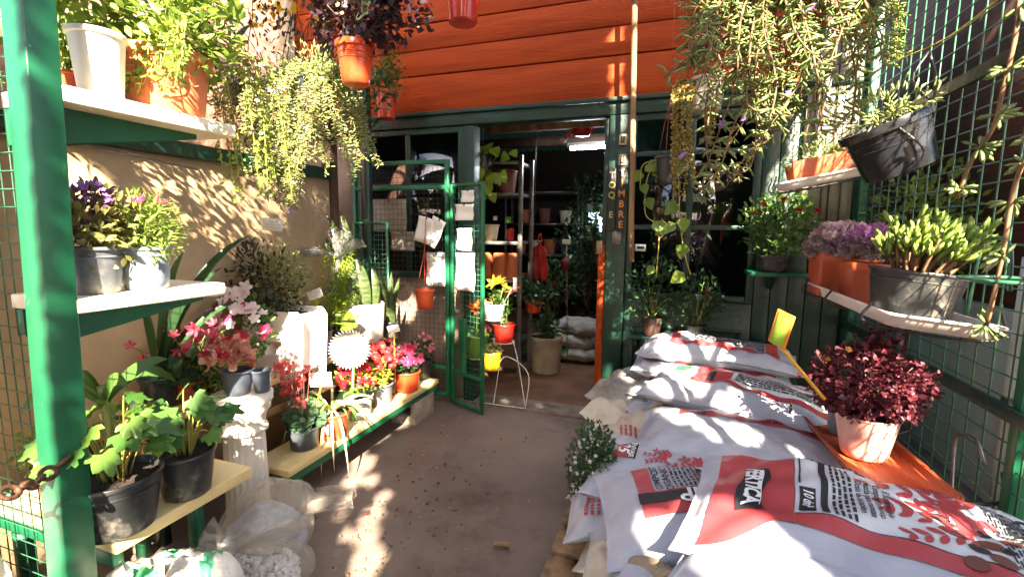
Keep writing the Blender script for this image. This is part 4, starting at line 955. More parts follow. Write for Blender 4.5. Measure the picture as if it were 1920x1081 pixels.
# --- path bench
t,rt,h=potplant('kalanchoe','coral flowered round leaved succulent in a small black pot beside the plaster column',spot(571,837,795,56,'z',BS,48),mat('slate_pot','#4a5054','#3b4044',rough=.4,scale=9,dirt='#7b7a74',dlo=.6,dhi=.85),GB)
bush(t,(0,0,h+.045),(.075,.07,.05),150,.045,ROUND,leafmat('leaf_bluegreen','#5f7f5c','#46654a'),35,shell=.4)
r=R(36); sb=MB(); P=[]
for k in range(16):
    e=np.array([r.normal(-.06,.06),r.normal(0,.05),h+r.uniform(.14,.32)]); sb.tube(smooth_path([(0,0,h),(e[0]*.5,e[1]*.5,h+.13),e],8),.0022,4)
    P+=list(e+r.normal(0,.018,(11,3)))
sb.build('stems',mat('reddish_stem','#8a5a4a','#6f4438',rough=.6),t); blooms(t,P,.012,FL5,F_CORAL,4,jit=1)
t,rt,h=potplant('spider_plant','striped spider plant with leaves hanging over the edge in a round brown pot, path bench',spot(625,817,768,62,'z',BS,50),TERRA,GB)
mb=MB(); mg=MB(); r=R(37)
for k in range(34):
    a=r.uniform(0,6.28); l=r.uniform(.12,.24); e=np.array([l*math.cos(a),l*math.sin(a),h+r.uniform(-.09,.10)])
    blade_mesh(mg if k%3 else mb,(0,0,h-.01),e,.016,(e[0]*.6,e[1]*.6,h+.13))
for (ex,ey,ez) in ((.10,-.12,-.14),(.16,-.08,-.16),(-.22,-.14,-.02),(.05,-.16,-.15)): blade_mesh(mb,(0,0,h),(ex,ey,ez),.016,(ex*.8,ey*.9,h+.06))
mb.build('striped_leaves',leafmat('leaf_cream','#d8d2a8','#b9bf8a'),t); mg.build('foliage',G_MID,t)
MB().box((rt*.3,-rt*1.02,h*.35),(rt*.3+.022,-rt*1.02+.004,h*.75)).build('sticker',PAPER,t)
t,rt,h=potplant('flowering_plant','red bedding flowers in a pale dusty grey pot below the white sunburst sign',spot(671,779,738,56,'z',BS,46),mat('pale_grey_pot','#a5a8ab','#8f9396',rough=.45,scale=8,dirt='#c4bfb6',dlo=.5,dhi=.8),GB,ribs=1)
bush(t,(0,0,h+.09),(.10,.09,.09),330,.035,OVAL,G_POTH,38,stem=STEMG,root=(0,0,h-.01))
blooms(t,dome(R(39),(0,-.01,h+.10),(.115,.10,.11),85,-.2),.019,FL5,F_RED,5)
t,rt,h=potplant('flowering_plant','red flowers with yellowing leaves in a mid grey pot, fourth along the path bench',spot(714,756,715,46,'z',BS,38),GREYP,GB,ribs=1)
bush(t,(0,0,h+.07),(.08,.08,.07),240,.035,OVAL,leafmat('leaf_yellow','#c0b440','#86963a'),40,stem=STEMG,root=(0,0,h-.01))
blooms(t,dome(R(41),(-.01,0,h+.13),(.11,.10,.12),95,-.3),.02,FL5,leafmat('flower_scarlet','#d63a34','#b8262a',rough=.5),6)
t,rt,h=potplant('azalea','pink azalea in a bright terracotta pot at the far end of the path bench',spot(763,731,693,50,'z',BS,42),ORANGEP,GB)
bush(t,(0,0,h+.06),(.10,.09,.06),300,.032,OVAL,G_DARK,42,stem=STEMG,root=(0,0,h-.01)); blooms(t,dome(R(43),(0,-.01,h+.09),(.12,.10,.09),90,-.15),.024,FL5,F_PINK,7)
t,rt,h=potplant('azalea','small pink flowered plant in a black pot tucked behind the terracotta one',spot(793,708,672,34,'z',BS,28),BLACKP,GB)
bush(t,(0,0,h+.07),(.07,.07,.09),200,.03,OVAL,G_DARK,44,stem=STEMG,root=(0,0,h-.01)); blooms(t,dome(R(45),(.02,0,h+.10),(.08,.08,.10),22,-.2),.016,FL5,leafmat('flower_rose','#d98a92','#c9606e',rough=.5),8)
t,rt,h=potplant('flowering_plant','dark leaved plant with small red blooms behind the scarlet flowers',((-1.86,2.78,BS),.06,.05,.12),BLACKP,GB)
bush(t,(0,0,h+.13),(.10,.09,.12),360,.035,OVAL,G_GREYD,46,stem=STEMB,root=(0,0,h)); blooms(t,dome(R(47),(0,0,h+.15),(.11,.1,.13),46,-.3),.018,FL5,F_RED,9)
# sunburst sign and labels
p=at(655,655,'y',2.22); t=thing('sunburst_sign','white toothed sunburst card on a green stick among the red flowers','sign',(p[0],p[1],.30)); hh=p[2]-.30
n=36; pr=[((.098 if k%2 else .118)*math.cos(k*PI/n),(.098 if k%2 else .118)*math.sin(k*PI/n)+hh) for k in range(2*n)]
Rs=rotz(.55); mb=MB().prism([(a,b) for a,b in pr],-.003,.003,'xz'); o=mb.build('card_sheet',PAPER,t); o.rotation_euler=(0,0,.5)
MB().bar((0,.004,-.02),(.02,.006,hh-.09),.006,8).build('stick',mat('bright_green_stick','#4fb85a','#3ca04a',rough=.4),t)
def label(name,lab,foot,top,w,h,rz,stick=YWOOD,tilt=0,r=.004,card=PAPER,grp='price cards on sticks'):
    foot=np.array(foot,float); top=np.array(top,float); t=thing(name,lab,'price tag',foot,group=grp)
    d=top-foot; MB().tube([(0,0,0),d*.5,d],r,6).build('stick',stick,t)
    o=bevel(MB().box((-w/2,-.0025,-h/2),(w/2,.0,h/2)).build('card_sheet',card,t),.001); o.location=d+np.array([0,-r-.002,h*.3]); o.rotation_euler=(0,tilt,rz)
    mb=MB(); r2=R(int(w*9999))
    for k in range(3): 
        x=-w*.38
        while x<w*.3: l=r2.uniform(.05,.16)*w; mb.box((x,-.0036,h*(.22-.22*k)-.0015),(x+l,-.0027,h*(.22-.22*k)+.0015)); x+=l+.04*w
    q=mb.build('faint_writing',mat('faint_ink','#a9a6a0','#bdb9b2',rough=.8),o)
    return t
f=at(588,790,'y',1.96); tp=at(603,718,'y',1.93); label('price_card','blank white price card on a leaning yellow pencil stick by the coral flowers',f,tp,.115,.075,.35,tilt=-.05)
f=at(512,560,'y',2.1); tp=at(513,428,'y',2.1); label('price_card','white price card on a yellow stick before the cream wall and dark shrub',(f[0],f[1],T2),tp,.11,.07,.4,tilt=.08)
f=at(604,640,'y',2.32); tp=at(592,556,'y',2.30); label('price_card','tilted white price card above the white planter',(f[0],f[1],T2+.02),tp,.09,.055,.4,tilt=-.35)
f=at(484,700,'y',1.75); tp=at(408,552,'y',1.75); label('price_card','white price card tucked between the azalea flowers and the near white shelf',(tp[0],tp[1],T2),tp,.08,.05,.6)
f=at(735,650,'z',BS+.1); tp=at(739,620,'y',2.75); label('price_card','small white price card above the dark leaved red flowers',(tp[0],tp[1],BS+.1),tp,.085,.05,.2,tilt=-.25)
# --- raised bench by the wall
p=up(at(541,690,'x',-2.07),T2); t=thing('white_planter','large square white planter glaring in the sun on the raised bench','planter',p,rz=.12)
mb=MB(); mb.prism([(-.14,0),(.14,0),(.16,.31),(.145,.335),(-.145,.335),(-.16,.31)],-.11,.11,'xz'); bevel(mb.build('body',WHITE,t),.03,4); MB().box((-.09,-.06,.3355),(.09,.06,.342)).build('soil',mat('soil','',''),t)
MB().prism([(-.05,.12),(.05,.12),(.055,.2),(-.055,.2)],-.118,-.1105,'xz').build('embossed_panel',WHITE,t)
p=up(at(607,655,'x',-2.1),T2); t=thing('arum_plant','broad leaved green plant in a small grey pot between the white planter and cylinder pot','potted plant',p,group=GW); pot(t,.055,.045,.17,GREYP,ribs=1)
mb=MB(); r=R(50); P=[];D=[];sb=MB()
for k in range(15):
    a=r.uniform(0,6.28); e=np.array([.11*math.cos(a)+.05,.10*math.sin(a),.17+r.uniform(.02,.17)]); sb.tube([(0,0,.15),e*[.5,.5,1],e],.003,5); P.append(e); D.append([math.cos(a)*.7,math.sin(a)*.7,-.1+r.normal(0,.4)])
mb.scatter(HEART,np.array(P),np.array(D),np.tile([.2,-.6,.7],(15,1))+r.normal(0,.2,(15,3)),.10*r.uniform(.8,1.2,15)); mb.build('foliage',G_POTH,t,smooth=True); sb.build('stems',STEMG,t)
p=np.array([-2.12,2.95,T2-.02]); p=up(at(688,640,'x',-2.02),T2); 
t=thing('snake_plant','tall mottled snake plant wrapped in cellophane in a pale grey cylinder pot','potted plant',p,group=GW)
mb=MB(); mb.lathe([(0,0),(.105,0),(.11,.01),(.125,.30),(.118,.305),(.11,.28)],32); mb.build('pot',mat('pale_cement','#b9b2a8','#a0988d',rough=.8,scale=5,bump=.2,bscale=40,dirt='#d5cfc4',dlo=.5,dhi=.7),t,smooth=True); MB().disc(.11,.285,18,rng=R(2)).build('soil',mat('soil','',''),t)
SNK=bpy.data.materials.get('leaf_snake') or mat('leaf_snake','#505f33','#2b3a22',rough=.35,scale=26,stretch=(.5,.5,3),trans=.15)
mb=MB()
for (bx,by,tx,ty,tz,w) in ((0,0,-.30,-.02,.92,.085),(-.03,.02,-.20,0,.95,.07),(.03,-.02,-.06,-.02,.62,.075),(-.05,-.03,-.42,.05,.80,.07),(.05,.03,.02,.05,.55,.06),(-.02,-.05,-.16,-.06,.55,.07)): blade_mesh(mb,(bx,by,.27),(tx,ty,tz),w,((bx+tx)/2+.05,(by+ty)/2,.27+(tz-.27)*.55),n=12,cup=.35)
mb.build('foliage',SNK,t,smooth=True)
mb=MB(); ribbon(mb,(-.14,-.08,.62),(-.9,-.3,.30),.26,.03,.18,2); ribbon(mb,(-.14,-.08,.62),(.7,-.3,.6),.22,.03,.18,5); ribbon(mb,(-.14,-.08,.62),(-.1,-.3,-.9),.24,.03,.12,7); ribbon(mb,(-.14,-.08,.62),(.1,-.1,.9),.2,.03,.16,9); mb.build('cellophane_bow',film('cellophane','#b9b7b2',.5,.12),t,smooth=True)
p=np.array([-2.02,3.05,T2]); t=thing('snake_plant','small snake plant with narrow striped leaves beside the pale cylinder pot','potted plant',p,group=GW); pot(t,.06,.05,.12,BLACKP); mb=MB()
for k in range(7): a=k*.9; blade_mesh(mb,(.01*k-.03,0,.1),(.09*math.cos(a),.07*math.sin(a),.40+.05*(k%3)),.045,None,8,.3)
mb.build('foliage',SNK,t,smooth=True)
p=up(at(515,590,'x',-2.22),T2); t=thing('variegated_shrub','small leaved variegated shrub in a square red pot behind the white planter','potted plant',p,group=GW); pot(t,.075,.06,.26,REDP,square=True)
bush(t,(.08,-.02,.48),(.15,.12,.20),1900,.026,OVAL,leafmat('leaf_variegated','#c3c08a','#8f9a58'),52,clumps=34,spread=.24,stem=STEMB,root=(0,0,.24)); blooms(t,dome(R(53),(.08,0,.42),(.12,.1,.14),20,-.4),.012,FL5,F_RED,10)
p=np.array([-2.16,2.62,T2]); t=thing('fern','bright yellow green feathery fern in front of the snake plant','potted plant',p,group=GW); pot(t,.06,.05,.14,BLACKP)
mb=MB(); sb=MB(); r=R(54)
for k in range(40):
    a=r.uniform(0,6.28); l=r.uniform(.07,.20); e=np.array([l*math.cos(a),l*math.sin(a),r.uniform(.30,.72)]); pth=smooth_path([(0,0,.12),(e[0]*.45,e[1]*.45,e[2]*.75),e],14); sb.tube(pth,.0018,4)
    T=unit(np.gradient(pth,axis=0)); 
    for sd in (-1,1):
        for q in range(2):
            s=unit(np.cross(T,[math.cos(a+1.57*q),math.sin(a+1.57*q),.2]))*sd; mb.scatter(NEEDLE,pth[2:],s[2:]+T[2:]*.5,np.tile([0,-.3,1.],(len(pth)-2,1)),np.linspace(.06,.02,len(pth)-2),W=np.linspace(.10,.06,len(pth)-2))
mb.build('foliage',G_FERN,t); sb.build('stems',STEMG,t)
p=np.array([-2.2,2.06,T2]); t=thing('shrub','dark greyish leaved shrub against the sunlit cream wall','potted plant',p,group=GW); pot(t,.07,.055,.15,BLACKP); bush(t,(.02,.02,.50),(.19,.14,.21),1100,.036,OVAL,G_GREYD,56,clumps=24,stem=STEMB,root=(0,0,.13))
p=np.array([-2.12,1.84,T2+.0]); t=thing('azalea','white and pink azalea with large open blooms behind the begonia','potted plant',p,group=GW); pot(t,.065,.05,.13,TERRA); bush(t,(0,0,.30),(.13,.12,.15),330,.04,OVAL,G_MID,57,stem=STEMB,root=(0,0,.12)); blooms(t,dome(R(58),(.02,-.02,.34),(.13,.12,.17),30,-.4),.036,FL5,F_AZA,11); blooms(t,dome(R(59),(.02,-.02,.30),(.14,.13,.17),14,-.4),.034,FL5,F_PINK,12,name='pink_flowers')
p=np.array([-2.12,1.55,T2]); t=thing('cyclamen','pink cyclamen with dark round leaves in the shade under the middle shelf','potted plant',p,group=GW); pot(t,.06,.05,.11,TERRA); bush(t,(0,0,.15),(.13,.12,.06),150,.055,HEART,G_DARK,60,stem=STEMG,root=(0,0,.1)); r=R(61)
P=np.stack([r.normal(0,.085,24),r.normal(0,.07,24),r.uniform(.20,.36,24)],1); blooms(t,P,.03,t_flower(5,.6,.9),leafmat('flower_cyclamen','#d2566a','#c03a58',rough=.5),13)
sb=MB(); [sb.tube([(0,0,.1),q*[.6,.6,.8],q],.002,4) for q in P]; sb.build('flower_stems',STEMG,t)
p=np.array([-2.18,1.45,T2]); t=thing('clivia','strap leaved plant with arching dark blades rising behind the blue grey pot','potted plant',p,group=GW); pot(t,.075,.06,.15,BLACKP); mb=MB()
for (tx,ty,tz) in ((.22,.34,.78),(.05,.32,.62),(.2,.12,.6),(-.05,.2,.7),(.16,.3,.46),(.12,-.12,.55)): blade_mesh(mb,(0,0,.13),(tx,ty,tz),.052,(tx*.35,ty*.35,.13+(tz-.13)*.8),10,.3)
mb.build('foliage',G_DARK,t,smooth=True)
p=np.array([-2.07,1.64,T2]); t=thing('bedding_plant','low yellow green bedding plant between azalea and cyclamen on the raised bench','potted plant',p,group=GW); pot(t,.05,.04,.1,BLACKP); bush(t,(0,0,.14),(.12,.11,.09),700,.034,NARROW,G_LIME,63,rnd=.9)
# --- climber by the green post, tall strands against the wall, twigs and yellow flowers high up
p=at(420,110,'y',2.55); t=thing('yellow_flowered_climber','bare twiggy climber with clusters of yellow flowers above the cream wall','climber',(-2.62,2.6,0))
mb=MB(); r=R(66); fl=[]
for k in range(34):
    a=np.array([r.uniform(-.12,.12),r.uniform(-.1,.1),1.9]); e=np.array([r.uniform(-.45,.75),r.uniform(-.4,.25),r.uniform(2.15,2.95)]); mb.tube(smooth_path([a,(a+e)/2+r.normal(0,.08,3),e],12)+r.normal(0,.004,(12,3)),np.linspace(.006,.0022,12),5)
mb.tube([(0,0,0),(.01,.02,1.0),(0,0,1.95)],[.02,.017,.014],8); mb.build('branches',DWOOD,t)
P=[]
for (px_,py_) in ((480,45),(505,20),(535,22),(548,18),(512,42),(470,50),(488,18),(612,5),(520,10),(610,42),(600,52)): q=at(px_,py_,'y',2.55)-np.array([-2.62,2.6,0]); P+=list(q+r.normal(0,.018,(7,3)))
blooms(t,P,.02,FL5,F_YEL,14,jit=1); bush(t,(.1,-.1,2.5),(.35,.2,.3),260,.04,OVAL,G_GREYD,67)
mb=MB(); q=at(428,90,'y',2.4)-np.array([-2.62,2.6,0]); q2=at(470,45,'y',2.4)-np.array([-2.62,2.6,0]); blade_mesh(mb,q,q2,.06); mb.build('strap_leaf',G_DARK,t)
p=np.array([-1.86,.95,0]); t=thing('climber','leafy yellow green climber rising behind the highest shelf and the green post','climber',(-1.95,1.0,1.82))
bush(t,(.0,.1,.38),(.42,.26,.32),1500,.05,t_oval(.42,.12,-.15),G_LIME,68,clumps=36,stem=STEMB,root=(0,0,.0),nst=14,sr=.004)
# --- hanging pots, left
def hooks(t,zt,rt,h,m=WIRED,n=3,r=.0018,hz=None,knot=None):
    L=HANGZ+.0-zt; mb=MB(); k=knot or min(.30,L*.8)
    for i in range(n):
        a=2*PI*i/n+.4; mb.tube([(rt*math.cos(a),rt*math.sin(a),h-.01),(rt*.5*math.cos(a),rt*.5*math.sin(a),h+k*.55),(0,0,h+k)],r,5)
    mb.tube([(0,0,h+k),(0,0,L)],r,5); mb.build('hanger',m,t)
p=at(592,208,'y',2.15); t=thing('trailing_succulent','large pale trailing succulent pouring from a hanging black pot before the gate','hanging plant',p,group='hanging plants')
h=.16; pot(t,.10,.07,h,BLACKP); hooks(t,p[2],.10,h)
r=R(70); P=[]
def wp(px_,py_,y): return at(px_,py_,'y',y)-p
for (x0,x1,ye,dy) in ((560,548,385,-.05),(540,540,370,-.1),(520,510,340,-.05),(575,560,365,.0),(600,612,330,-.1),(640,655,345,.05),(660,690,300,.08),(625,672,320,.1),(650,700,290,.12),(555,536,400,.02),(590,602,300,-.12),(530,470,330,-.02),(500,488,345,.0),(612,636,270,-.12),(540,525,360,.06),(565,555,340,-.14),(580,575,300,-.15),(520,500,300,-.1),(675,695,310,.1),(548,560,390,.06),(470,450,300,0),(455,462,330,0),(505,520,385,.05)):
    for k in range(2):
        j=r.normal(0,7,2); P.append([wp(590+r.normal(0,16),150,2.15),wp((x0+590)/2+j[0],118+r.uniform(0,22),2.13+dy*.5),wp(x0+j[0],165+r.uniform(0,25),2.12+dy),wp((x0+x1)/2+j[0],(165+ye)/2,2.13+dy),wp(x1+j[1],ye-r.uniform(0,50)*(k>0),2.15+dy)])
strands(t,P,leafmat('leaf_pale_succulent','#a9b070','#84964e',rough=.4,trans=.25),STEMB,t_succ(.2,.15),.034,.0095,seed=71,tuft=2,along=.35,spread=.9,sr=.002)
bush(t,(0,0,h+.03),(.19,.15,.10),1100,.034,SUCC,leafmat('leaf_pale_succulent','',''),72,clumps=20)
blooms(t,np.array([wp(x,y,2.08) for x,y in ((585,108),(518,172),(515,278),(573,240),(540,355),(520,380),(556,390),(545,398))]),.014,FL8,F_VIO,15)
p=at(668,160,'y',1.95); m=mpp(p); t=thing('hanging_plant','glossy orange hanging pot with dark burgundy foliage under the beams','hanging plant',p,group='hanging plants')
h=74*m; pot(t,33*m,25*m,h,ORANGEP,ribs=3,rimw=.006,rimh=.03); hooks(t,p[2],33*m,h,n=3,knot=.3)
bush(t,(.03,0,h+.11),(.19,.15,.13),700,.034,HEART,P_DARK,74,clumps=24,spread=.3,stem=STEMB,root=(0,0,h-.01)); bush(t,(.22,.02,h+.09),(.14,.08,.10),150,.032,HEART,P_DARK,75,name='side_foliage'); blooms(t,np.array([(r.uniform(-.2,.25),r.uniform(-.12,.0),h+r.uniform(.05,.24)) for k in range(16)]),.011,FL5,leafmat('flower_cream','#e3cf8d','#cfa95e',rough=.5),16)
mb=MB(); [blade_mesh(mb,(.09,-.06,h+.10),(.09+dx,-.08,h+.10+dz),.03,None,6) for dx,dz in ((.03,.06),(.05,-.02),(-.02,-.04),(.06,.03))]; mb.build('pale_leaf',G_PALE,t)
p=at(725,224,'y',3.2); m=mpp(p); t=thing('hanging_plant','red hanging pot with a feathery green plant flat against the orange boards','hanging plant',p,group='hanging plants'); h=50*m; pot(t,20*m,16*m,h,mat('translucent_red','#b5432e','#9c3624',rough=.25),ribs=2,rimw=.004); hooks(t,p[2],20*m,h,knot=.22)
bush(t,(0,0,h+.10),(.12,.10,.16),620,.05,NARROW,G_MID,76,rnd=.8,stem=STEMG,root=(0,0,h)); 
p=at(868,45,'y',2.15); m=mpp(p); t=thing('hanging_pot','glossy red hanging pot high in front of the orange boards','hanging pot',p,group='hanging plants'); h=75*m; pot(t,31*m,27*m,h,mat('gloss_red','#c23a26','#a52c1c',rough=.18),ribs=4,rimw=.006); hooks(t,p[2],31*m,h,n=3,knot=.2); bush(t,(0,0,h+.05),(.1,.1,.08),180,.04,OVAL,G_DARK,77)
p=at(655,205,'y',2.75); t=thing('hanging_plant','dark leafy hanging plant in shade behind the pale trailing succulent','hanging plant',p,group='hanging plants'); pot(t,.075,.06,.12,BLACKP); hooks(t,p[2],.075,.12); bush(t,(.08,0,.05),(.2,.12,.2),420,.05,OVAL,G_DARK,78,clumps=20,stem=STEMG,root=(0,0,.1)); 
p=at(455,200,'y',2.5); t=thing('hanging_plant','dark green hanging plant between the white flowered trailer and the pale succulent','hanging plant',p,group='hanging plants'); pot(t,.08,.06,.13,BLACKP); hooks(t,p[2],.08,.13); bush(t,(0,0,.1),(.2,.14,.16),560,.034,OVAL,G_MID,79,clumps=22,stem=STEMG,root=(0,0,.1)); 
r=R(80); P=[]
for k in range(9): x=r.uniform(-.16,.16); P.append([(x*.4,-.03,.12),(x*.9,-.09,.10),(x+r.normal(0,.01),-.1,-.08),(x+r.normal(0,.02),-.1,-.25-.25*r.random())])
strands(t,P,leafmat('leaf_reddish','#a97a52','#8c8a44'),STEMB,ROUND,.018,.012,seed=81,name='trailing_foliage')
# ------------------------------------------------------------------ wire gate before the left window
def frame_bars(mb,x0,x1,z0,z1,w,d,extra=()):
    mb.box((x0,-d,z0),(x0+w,d,z1)); mb.box((x1-w,-d,z0),(x1,d,z1)); mb.box((x0+w,-d*.96,z0),(x1-w,d*.96,z0+w)); mb.box((x0+w,-d*.96,z1-w),(x1-w,d*.96,z1))
    for z in extra: mb.box((x0+w,-d*.9,z-w/2),(x1-w,d*.9,z+w/2))
gy=3.34
t=thing('wire_gate','tall green framed wire mesh gate with papers before the shop window','gate',(-1.66,gy,0))
mb=MB(); frame_bars(mb,-.88,0,.06,1.93,.034,.016,(1.72,.30)); bevel(mb.build('frame',GREEN,t),.004)
mb=MB(); mesh_grid(mb,(-.86,0,.08),(1,0,0),(0,0,1),21,45,.04,.041,.0016); mb.build('wire_mesh',WIRED,t)
mb=MB(); [mb.bar((-.012,-.02,z),(-.012,-.02,z+.1),.012,8) for z in (.35,1.55)]; mb.build('hinge',GREEN,bpy.data.objects[t.children[0].name])
A=np.array([-1.645,gy-.005,0]); B=np.array([-1.31,3.19,0]); ang=math.atan2(B[1]-A[1],B[0]-A[0]); ln=np.linalg.norm(B-A)
tb=thing('wire_gate','narrow folded gate leaf of green bars and wire jutting toward the doorway','gate',A,rz=ang)
mb=MB(); frame_bars(mb,0,ln,.02,1.74,.026,.012,(.28,)); mb.box((-.16,-.02,1.70),(-.002,-.006,1.74)); bevel(mb.build('frame',GREEN,tb),.003)
mb=MB(); mesh_grid(mb,(.01,0,.03),(1,0,0),(0,0,1),8,42,.042,.04,.0017); mb.build('wire_mesh',WIREG,tb)
mb=MB(); mb.box((.10,-.012,.30),(.17,.012,.72)); bevel(mb.build('lock_plate',GREEN,tb.children[0]),.003)
t=thing('mesh_rack','bright green small mesh rack leaning before the gate by the snake plant','mesh rack',(-2.28,3.18,0)); mb=MB(); mesh_grid(mb,(-.13,0,.70),(1,0,0),(0,0,1),8,20,.036,.036,.002); mb.build('wire_mesh',WIREG,t); mb=MB(); frame_bars(mb,-.145,.175,.02,1.45,.018,.008); mb.build('frame',GREEN,t)
# sheets
def sheet(name,lab,x0,x1,y0,y1,Y,m=PAPER,rot=0,curl=.006,grp='papers hung on the gate',dy=0,cat='paper'):
    c=at((x0+x1)/2,(y0+y1)/2,'y',Y); k=mpp(c); w=(x1-x0)*k; h=(y1-y0)*k
    o=thing(name,lab,cat,c,group=grp,rot=(0,rot,dy)); n=9; V=[];r=R(int(x0*7+y0))
    ph=r.uniform(0,6)
    for s_ in (0,-.0015):
        for j in range(n):
            for i in range(n):
                x=(i/(n-1)-.5)*w; z=(j/(n-1)-.5)*h; V.append((x,s_-curl*(math.sin(i*.7+ph)+math.sin(j*.9+i*.3))*.7-.012*max(0,(-z/h))**1*abs(x/w)*2,z))
    F=[(j*n+i,j*n+i+1,(j+1)*n+i+1,(j+1)*n+i) for j in range(n-1) for i in range(n-1)]; q=n*n
    F+=[tuple(a+q for a in f[::-1]) for f in F]
    F+=[(i,q+i,q+i+1,i+1) for i in range(n-1)]+[((n-1)*n+i+1,q+(n-1)*n+i+1,q+(n-1)*n+i,(n-1)*n+i) for i in range(n-1)]
    F+=[((i+1)*n,q+(i+1)*n,q+i*n,i*n) for i in range(n-1)]+[(i*n+n-1,q+i*n+n-1,q+(i+1)*n+n-1,(i+1)*n+n-1) for i in range(n-1)]
    MB().add(V,F).build('sheet',m,o,smooth=True)
    mb=MB()
    for k in range(4):
        z=h*(.3-.18*k); x=-w*.36
        while x<w*.3: l=r.uniform(.06,.2)*w; mb.box((x,-.016,z-.002),(x+l,-.0155,z+.002)); x+=l+.05*w
    MB().box((-w*.04,-.012,h*.42),(w*.04,.004,h*.5)).build('clip',METAL,o)
    return o
Yb=3.22
CARD=mat('card_grey','#a8a094','#8e867a',rough=.85,bump=.2)
sheet('notice_sheet','smallest white notice, at the top of the folded gate leaf',862,893,357,379,3.24,dy=-.3)
sheet('notice_sheet','landscape white notice, second from the top of the folded gate leaf',849,893,383,413,3.24,dy=-.3)
sheet('notice_sheet','nearly square white notice, third on the folded gate leaf',851,889,428,470,3.24,dy=-.3)
sheet('notice_sheet','largest white notice with a curled lower edge, lowest on the folded gate leaf',850,897,474,545,3.23,dy=-.3,curl=.01)
sheet('notice_sheet','white sheet hung slanting behind the long red hook',779,812,407,455,gy-.04,rot=.25)
sheet('notice_sheet','white torn sheet hung slanting beside the gate upright',800,830,408,462,gy-.05,rot=.45,curl=.012)
sheet('notice_sheet','white sheet behind the gate mesh beside the small orange pot',797,842,473,536,gy+.03)
sheet('card_sheet','pale cardboard rectangle behind the gate mesh, half lit',692,768,374,434,gy+.035,m=CARD,cat='card')
sheet('card_sheet','grey cardboard rectangle below the pale one behind the mesh',730,780,434,470,gy+.035,m=CARD,cat='card')
p=at(797,578,'y',gy-.10); m=mpp(p); t=thing('hanging_pot','small bright orange pot on long red hooks against the gate','hanging pot',p,group='hanging plants'); h=36*m; pot(t,17*m,14*m,h,mat('brick_orange','#c4512c','#ad4424',rough=.35)); mb=MB(); top=at(796,405,'y',gy-.06)-p
for a in (0,2.1,4.2): mb.tube([(17*m*math.cos(a),17*m*math.sin(a),h),(0,0,top[2]*.62)],.0028,5)
mb.tube([(0,0,top[2]*.62),(0,.02,top[2]*.9),(0,.035,top[2]),(0,.075,top[2]-.01)],.003,5); mb.build('hanger',mat('red_wire','#b0402c','#93331f',rough=.4),t); MB().disc(14*m,h-.03,14).build('soil',mat('soil','',''),t)
# ------------------------------------------------------------------ lilies on a wire stand in the doorway
YL=3.40
def lily(name,lab,px_,pb,pt,w,potm,fm,lh,seed,fl,Y=YL):
    p=at(px_,pb,'y',Y); m=mpp(p); t=thing(name,lab,'potted plant',p,group='pots on the wire stand'); h=(pb-pt)*m; pot(t,w/2*m,w/2*m*.78,h,potm)
    mb=MB(); sb=MB(); r=R(seed); ps=[];ds=[]
    for k in range(3):
        x,y=r.normal(0,.02,2); top=np.array([x*2,y*2,h+lh*r.uniform(.85,1.05)]); sb.tube([(x,y,h-.02),top],.004,6)
        for q in range(26):
            f=r.uniform(.0,.95); a=r.uniform(0,6.28); ps.append(np.array([x,y,h-.02])*(1-f)+top*f); ds.append([math.cos(a),math.sin(a),.6])
    mb.scatter(NARROW,np.array(ps),np.array(ds),np.tile([0,0,1.],(len(ps),1)),r.uniform(.05,.08,len(ps))); mb.build('foliage',G_MID,t); sb.build('stems',STEMG,t)
    for k in range(fl):
        fb=MB()
        c=np.array([r.normal(0,.035),r.normal(0,.03),h+lh+r.uniform(-.02,.06)]); ax=unit(np.array([r.normal(0,.6),-.5+r.normal(0,.4),.9])); e1=unit(np.cross(ax,[.3,.5,.2])); e2=np.cross(ax,e1)
        for q in range(6):
            a=q*PI/3; d=ax*.75+(e1*math.cos(a)+e2*math.sin(a))*.75; fb.scatter(t_oval(.36,.15,-.35),c[None],d[None],(ax-d*.4)[None],np.array([.075]))
        fb.build('flower',fm,t,smooth=True)
    return t
lily('lily','yellow lily in a pale grey pot, highest on the wire stand in the doorway',927,600,568,42,mat('pale_grey_plastic','#b5b3ae','#a3a19b',rough=.4),F_YEL,.115,90,5)
lily('lily','orange lily in a green pot behind the folded gate leaf',895,672,626,42,mat('green_plastic','#5f8a2c','#4f7624',rough=.35),F_ORG,.20,91,6,Y=3.43)
lily('lily','small orange lily in a bright red pot on the wire stand',945,643,606,40,REDP,F_ORG,.23,92,1)
p=at(922,692,'y',YL-.03); m=mpp(p); t=thing('potted_plant','variegated leaves in a bright yellow pot low on the wire stand','potted plant',p,group='pots on the wire stand'); h=34*m; pot(t,18*m,14*m,h,mat('yellow_plastic','#e3c321','#d0ae18',rough=.35)); bush(t,(0,0,h+.02),(.07,.05,.03),110,.03,OVAL,leafmat('leaf_variegated','',''),93)
p=at(944,758,'y',YL); t=thing('plant_stand','thin white wire stand with rings holding the lily pots','plant stand',(p[0],YL,.02)); mb=MB()
def loc(px_,py_,Y=YL): return at(px_,py_,'y',Y)-np.array([p[0],YL,.02])
for (cx,cy,rr) in ((927,597,.085),(895,668,.085),(945,640,.08),(922,690,.075)):
    c=loc(cx,cy); mb.tube([c+[rr*math.cos(a),rr*math.sin(a),.0] for a in np.linspace(0,2*PI,25)[:-1]],.003,5,closed=True)
for pts in (((905,760),(908,700),(905,660),(900,560)),((985,765),(975,700),(962,640),(938,590),(960,540)),((985,765),(990,700),(950,668),(930,690)),((925,760),(935,690),(940,600)),((905,760),(945,764),(985,765))):
    mb.tube(smooth_path([np.maximum(loc(*q),[-9,-9,0.004]) for q in pts],20),.0032,5)
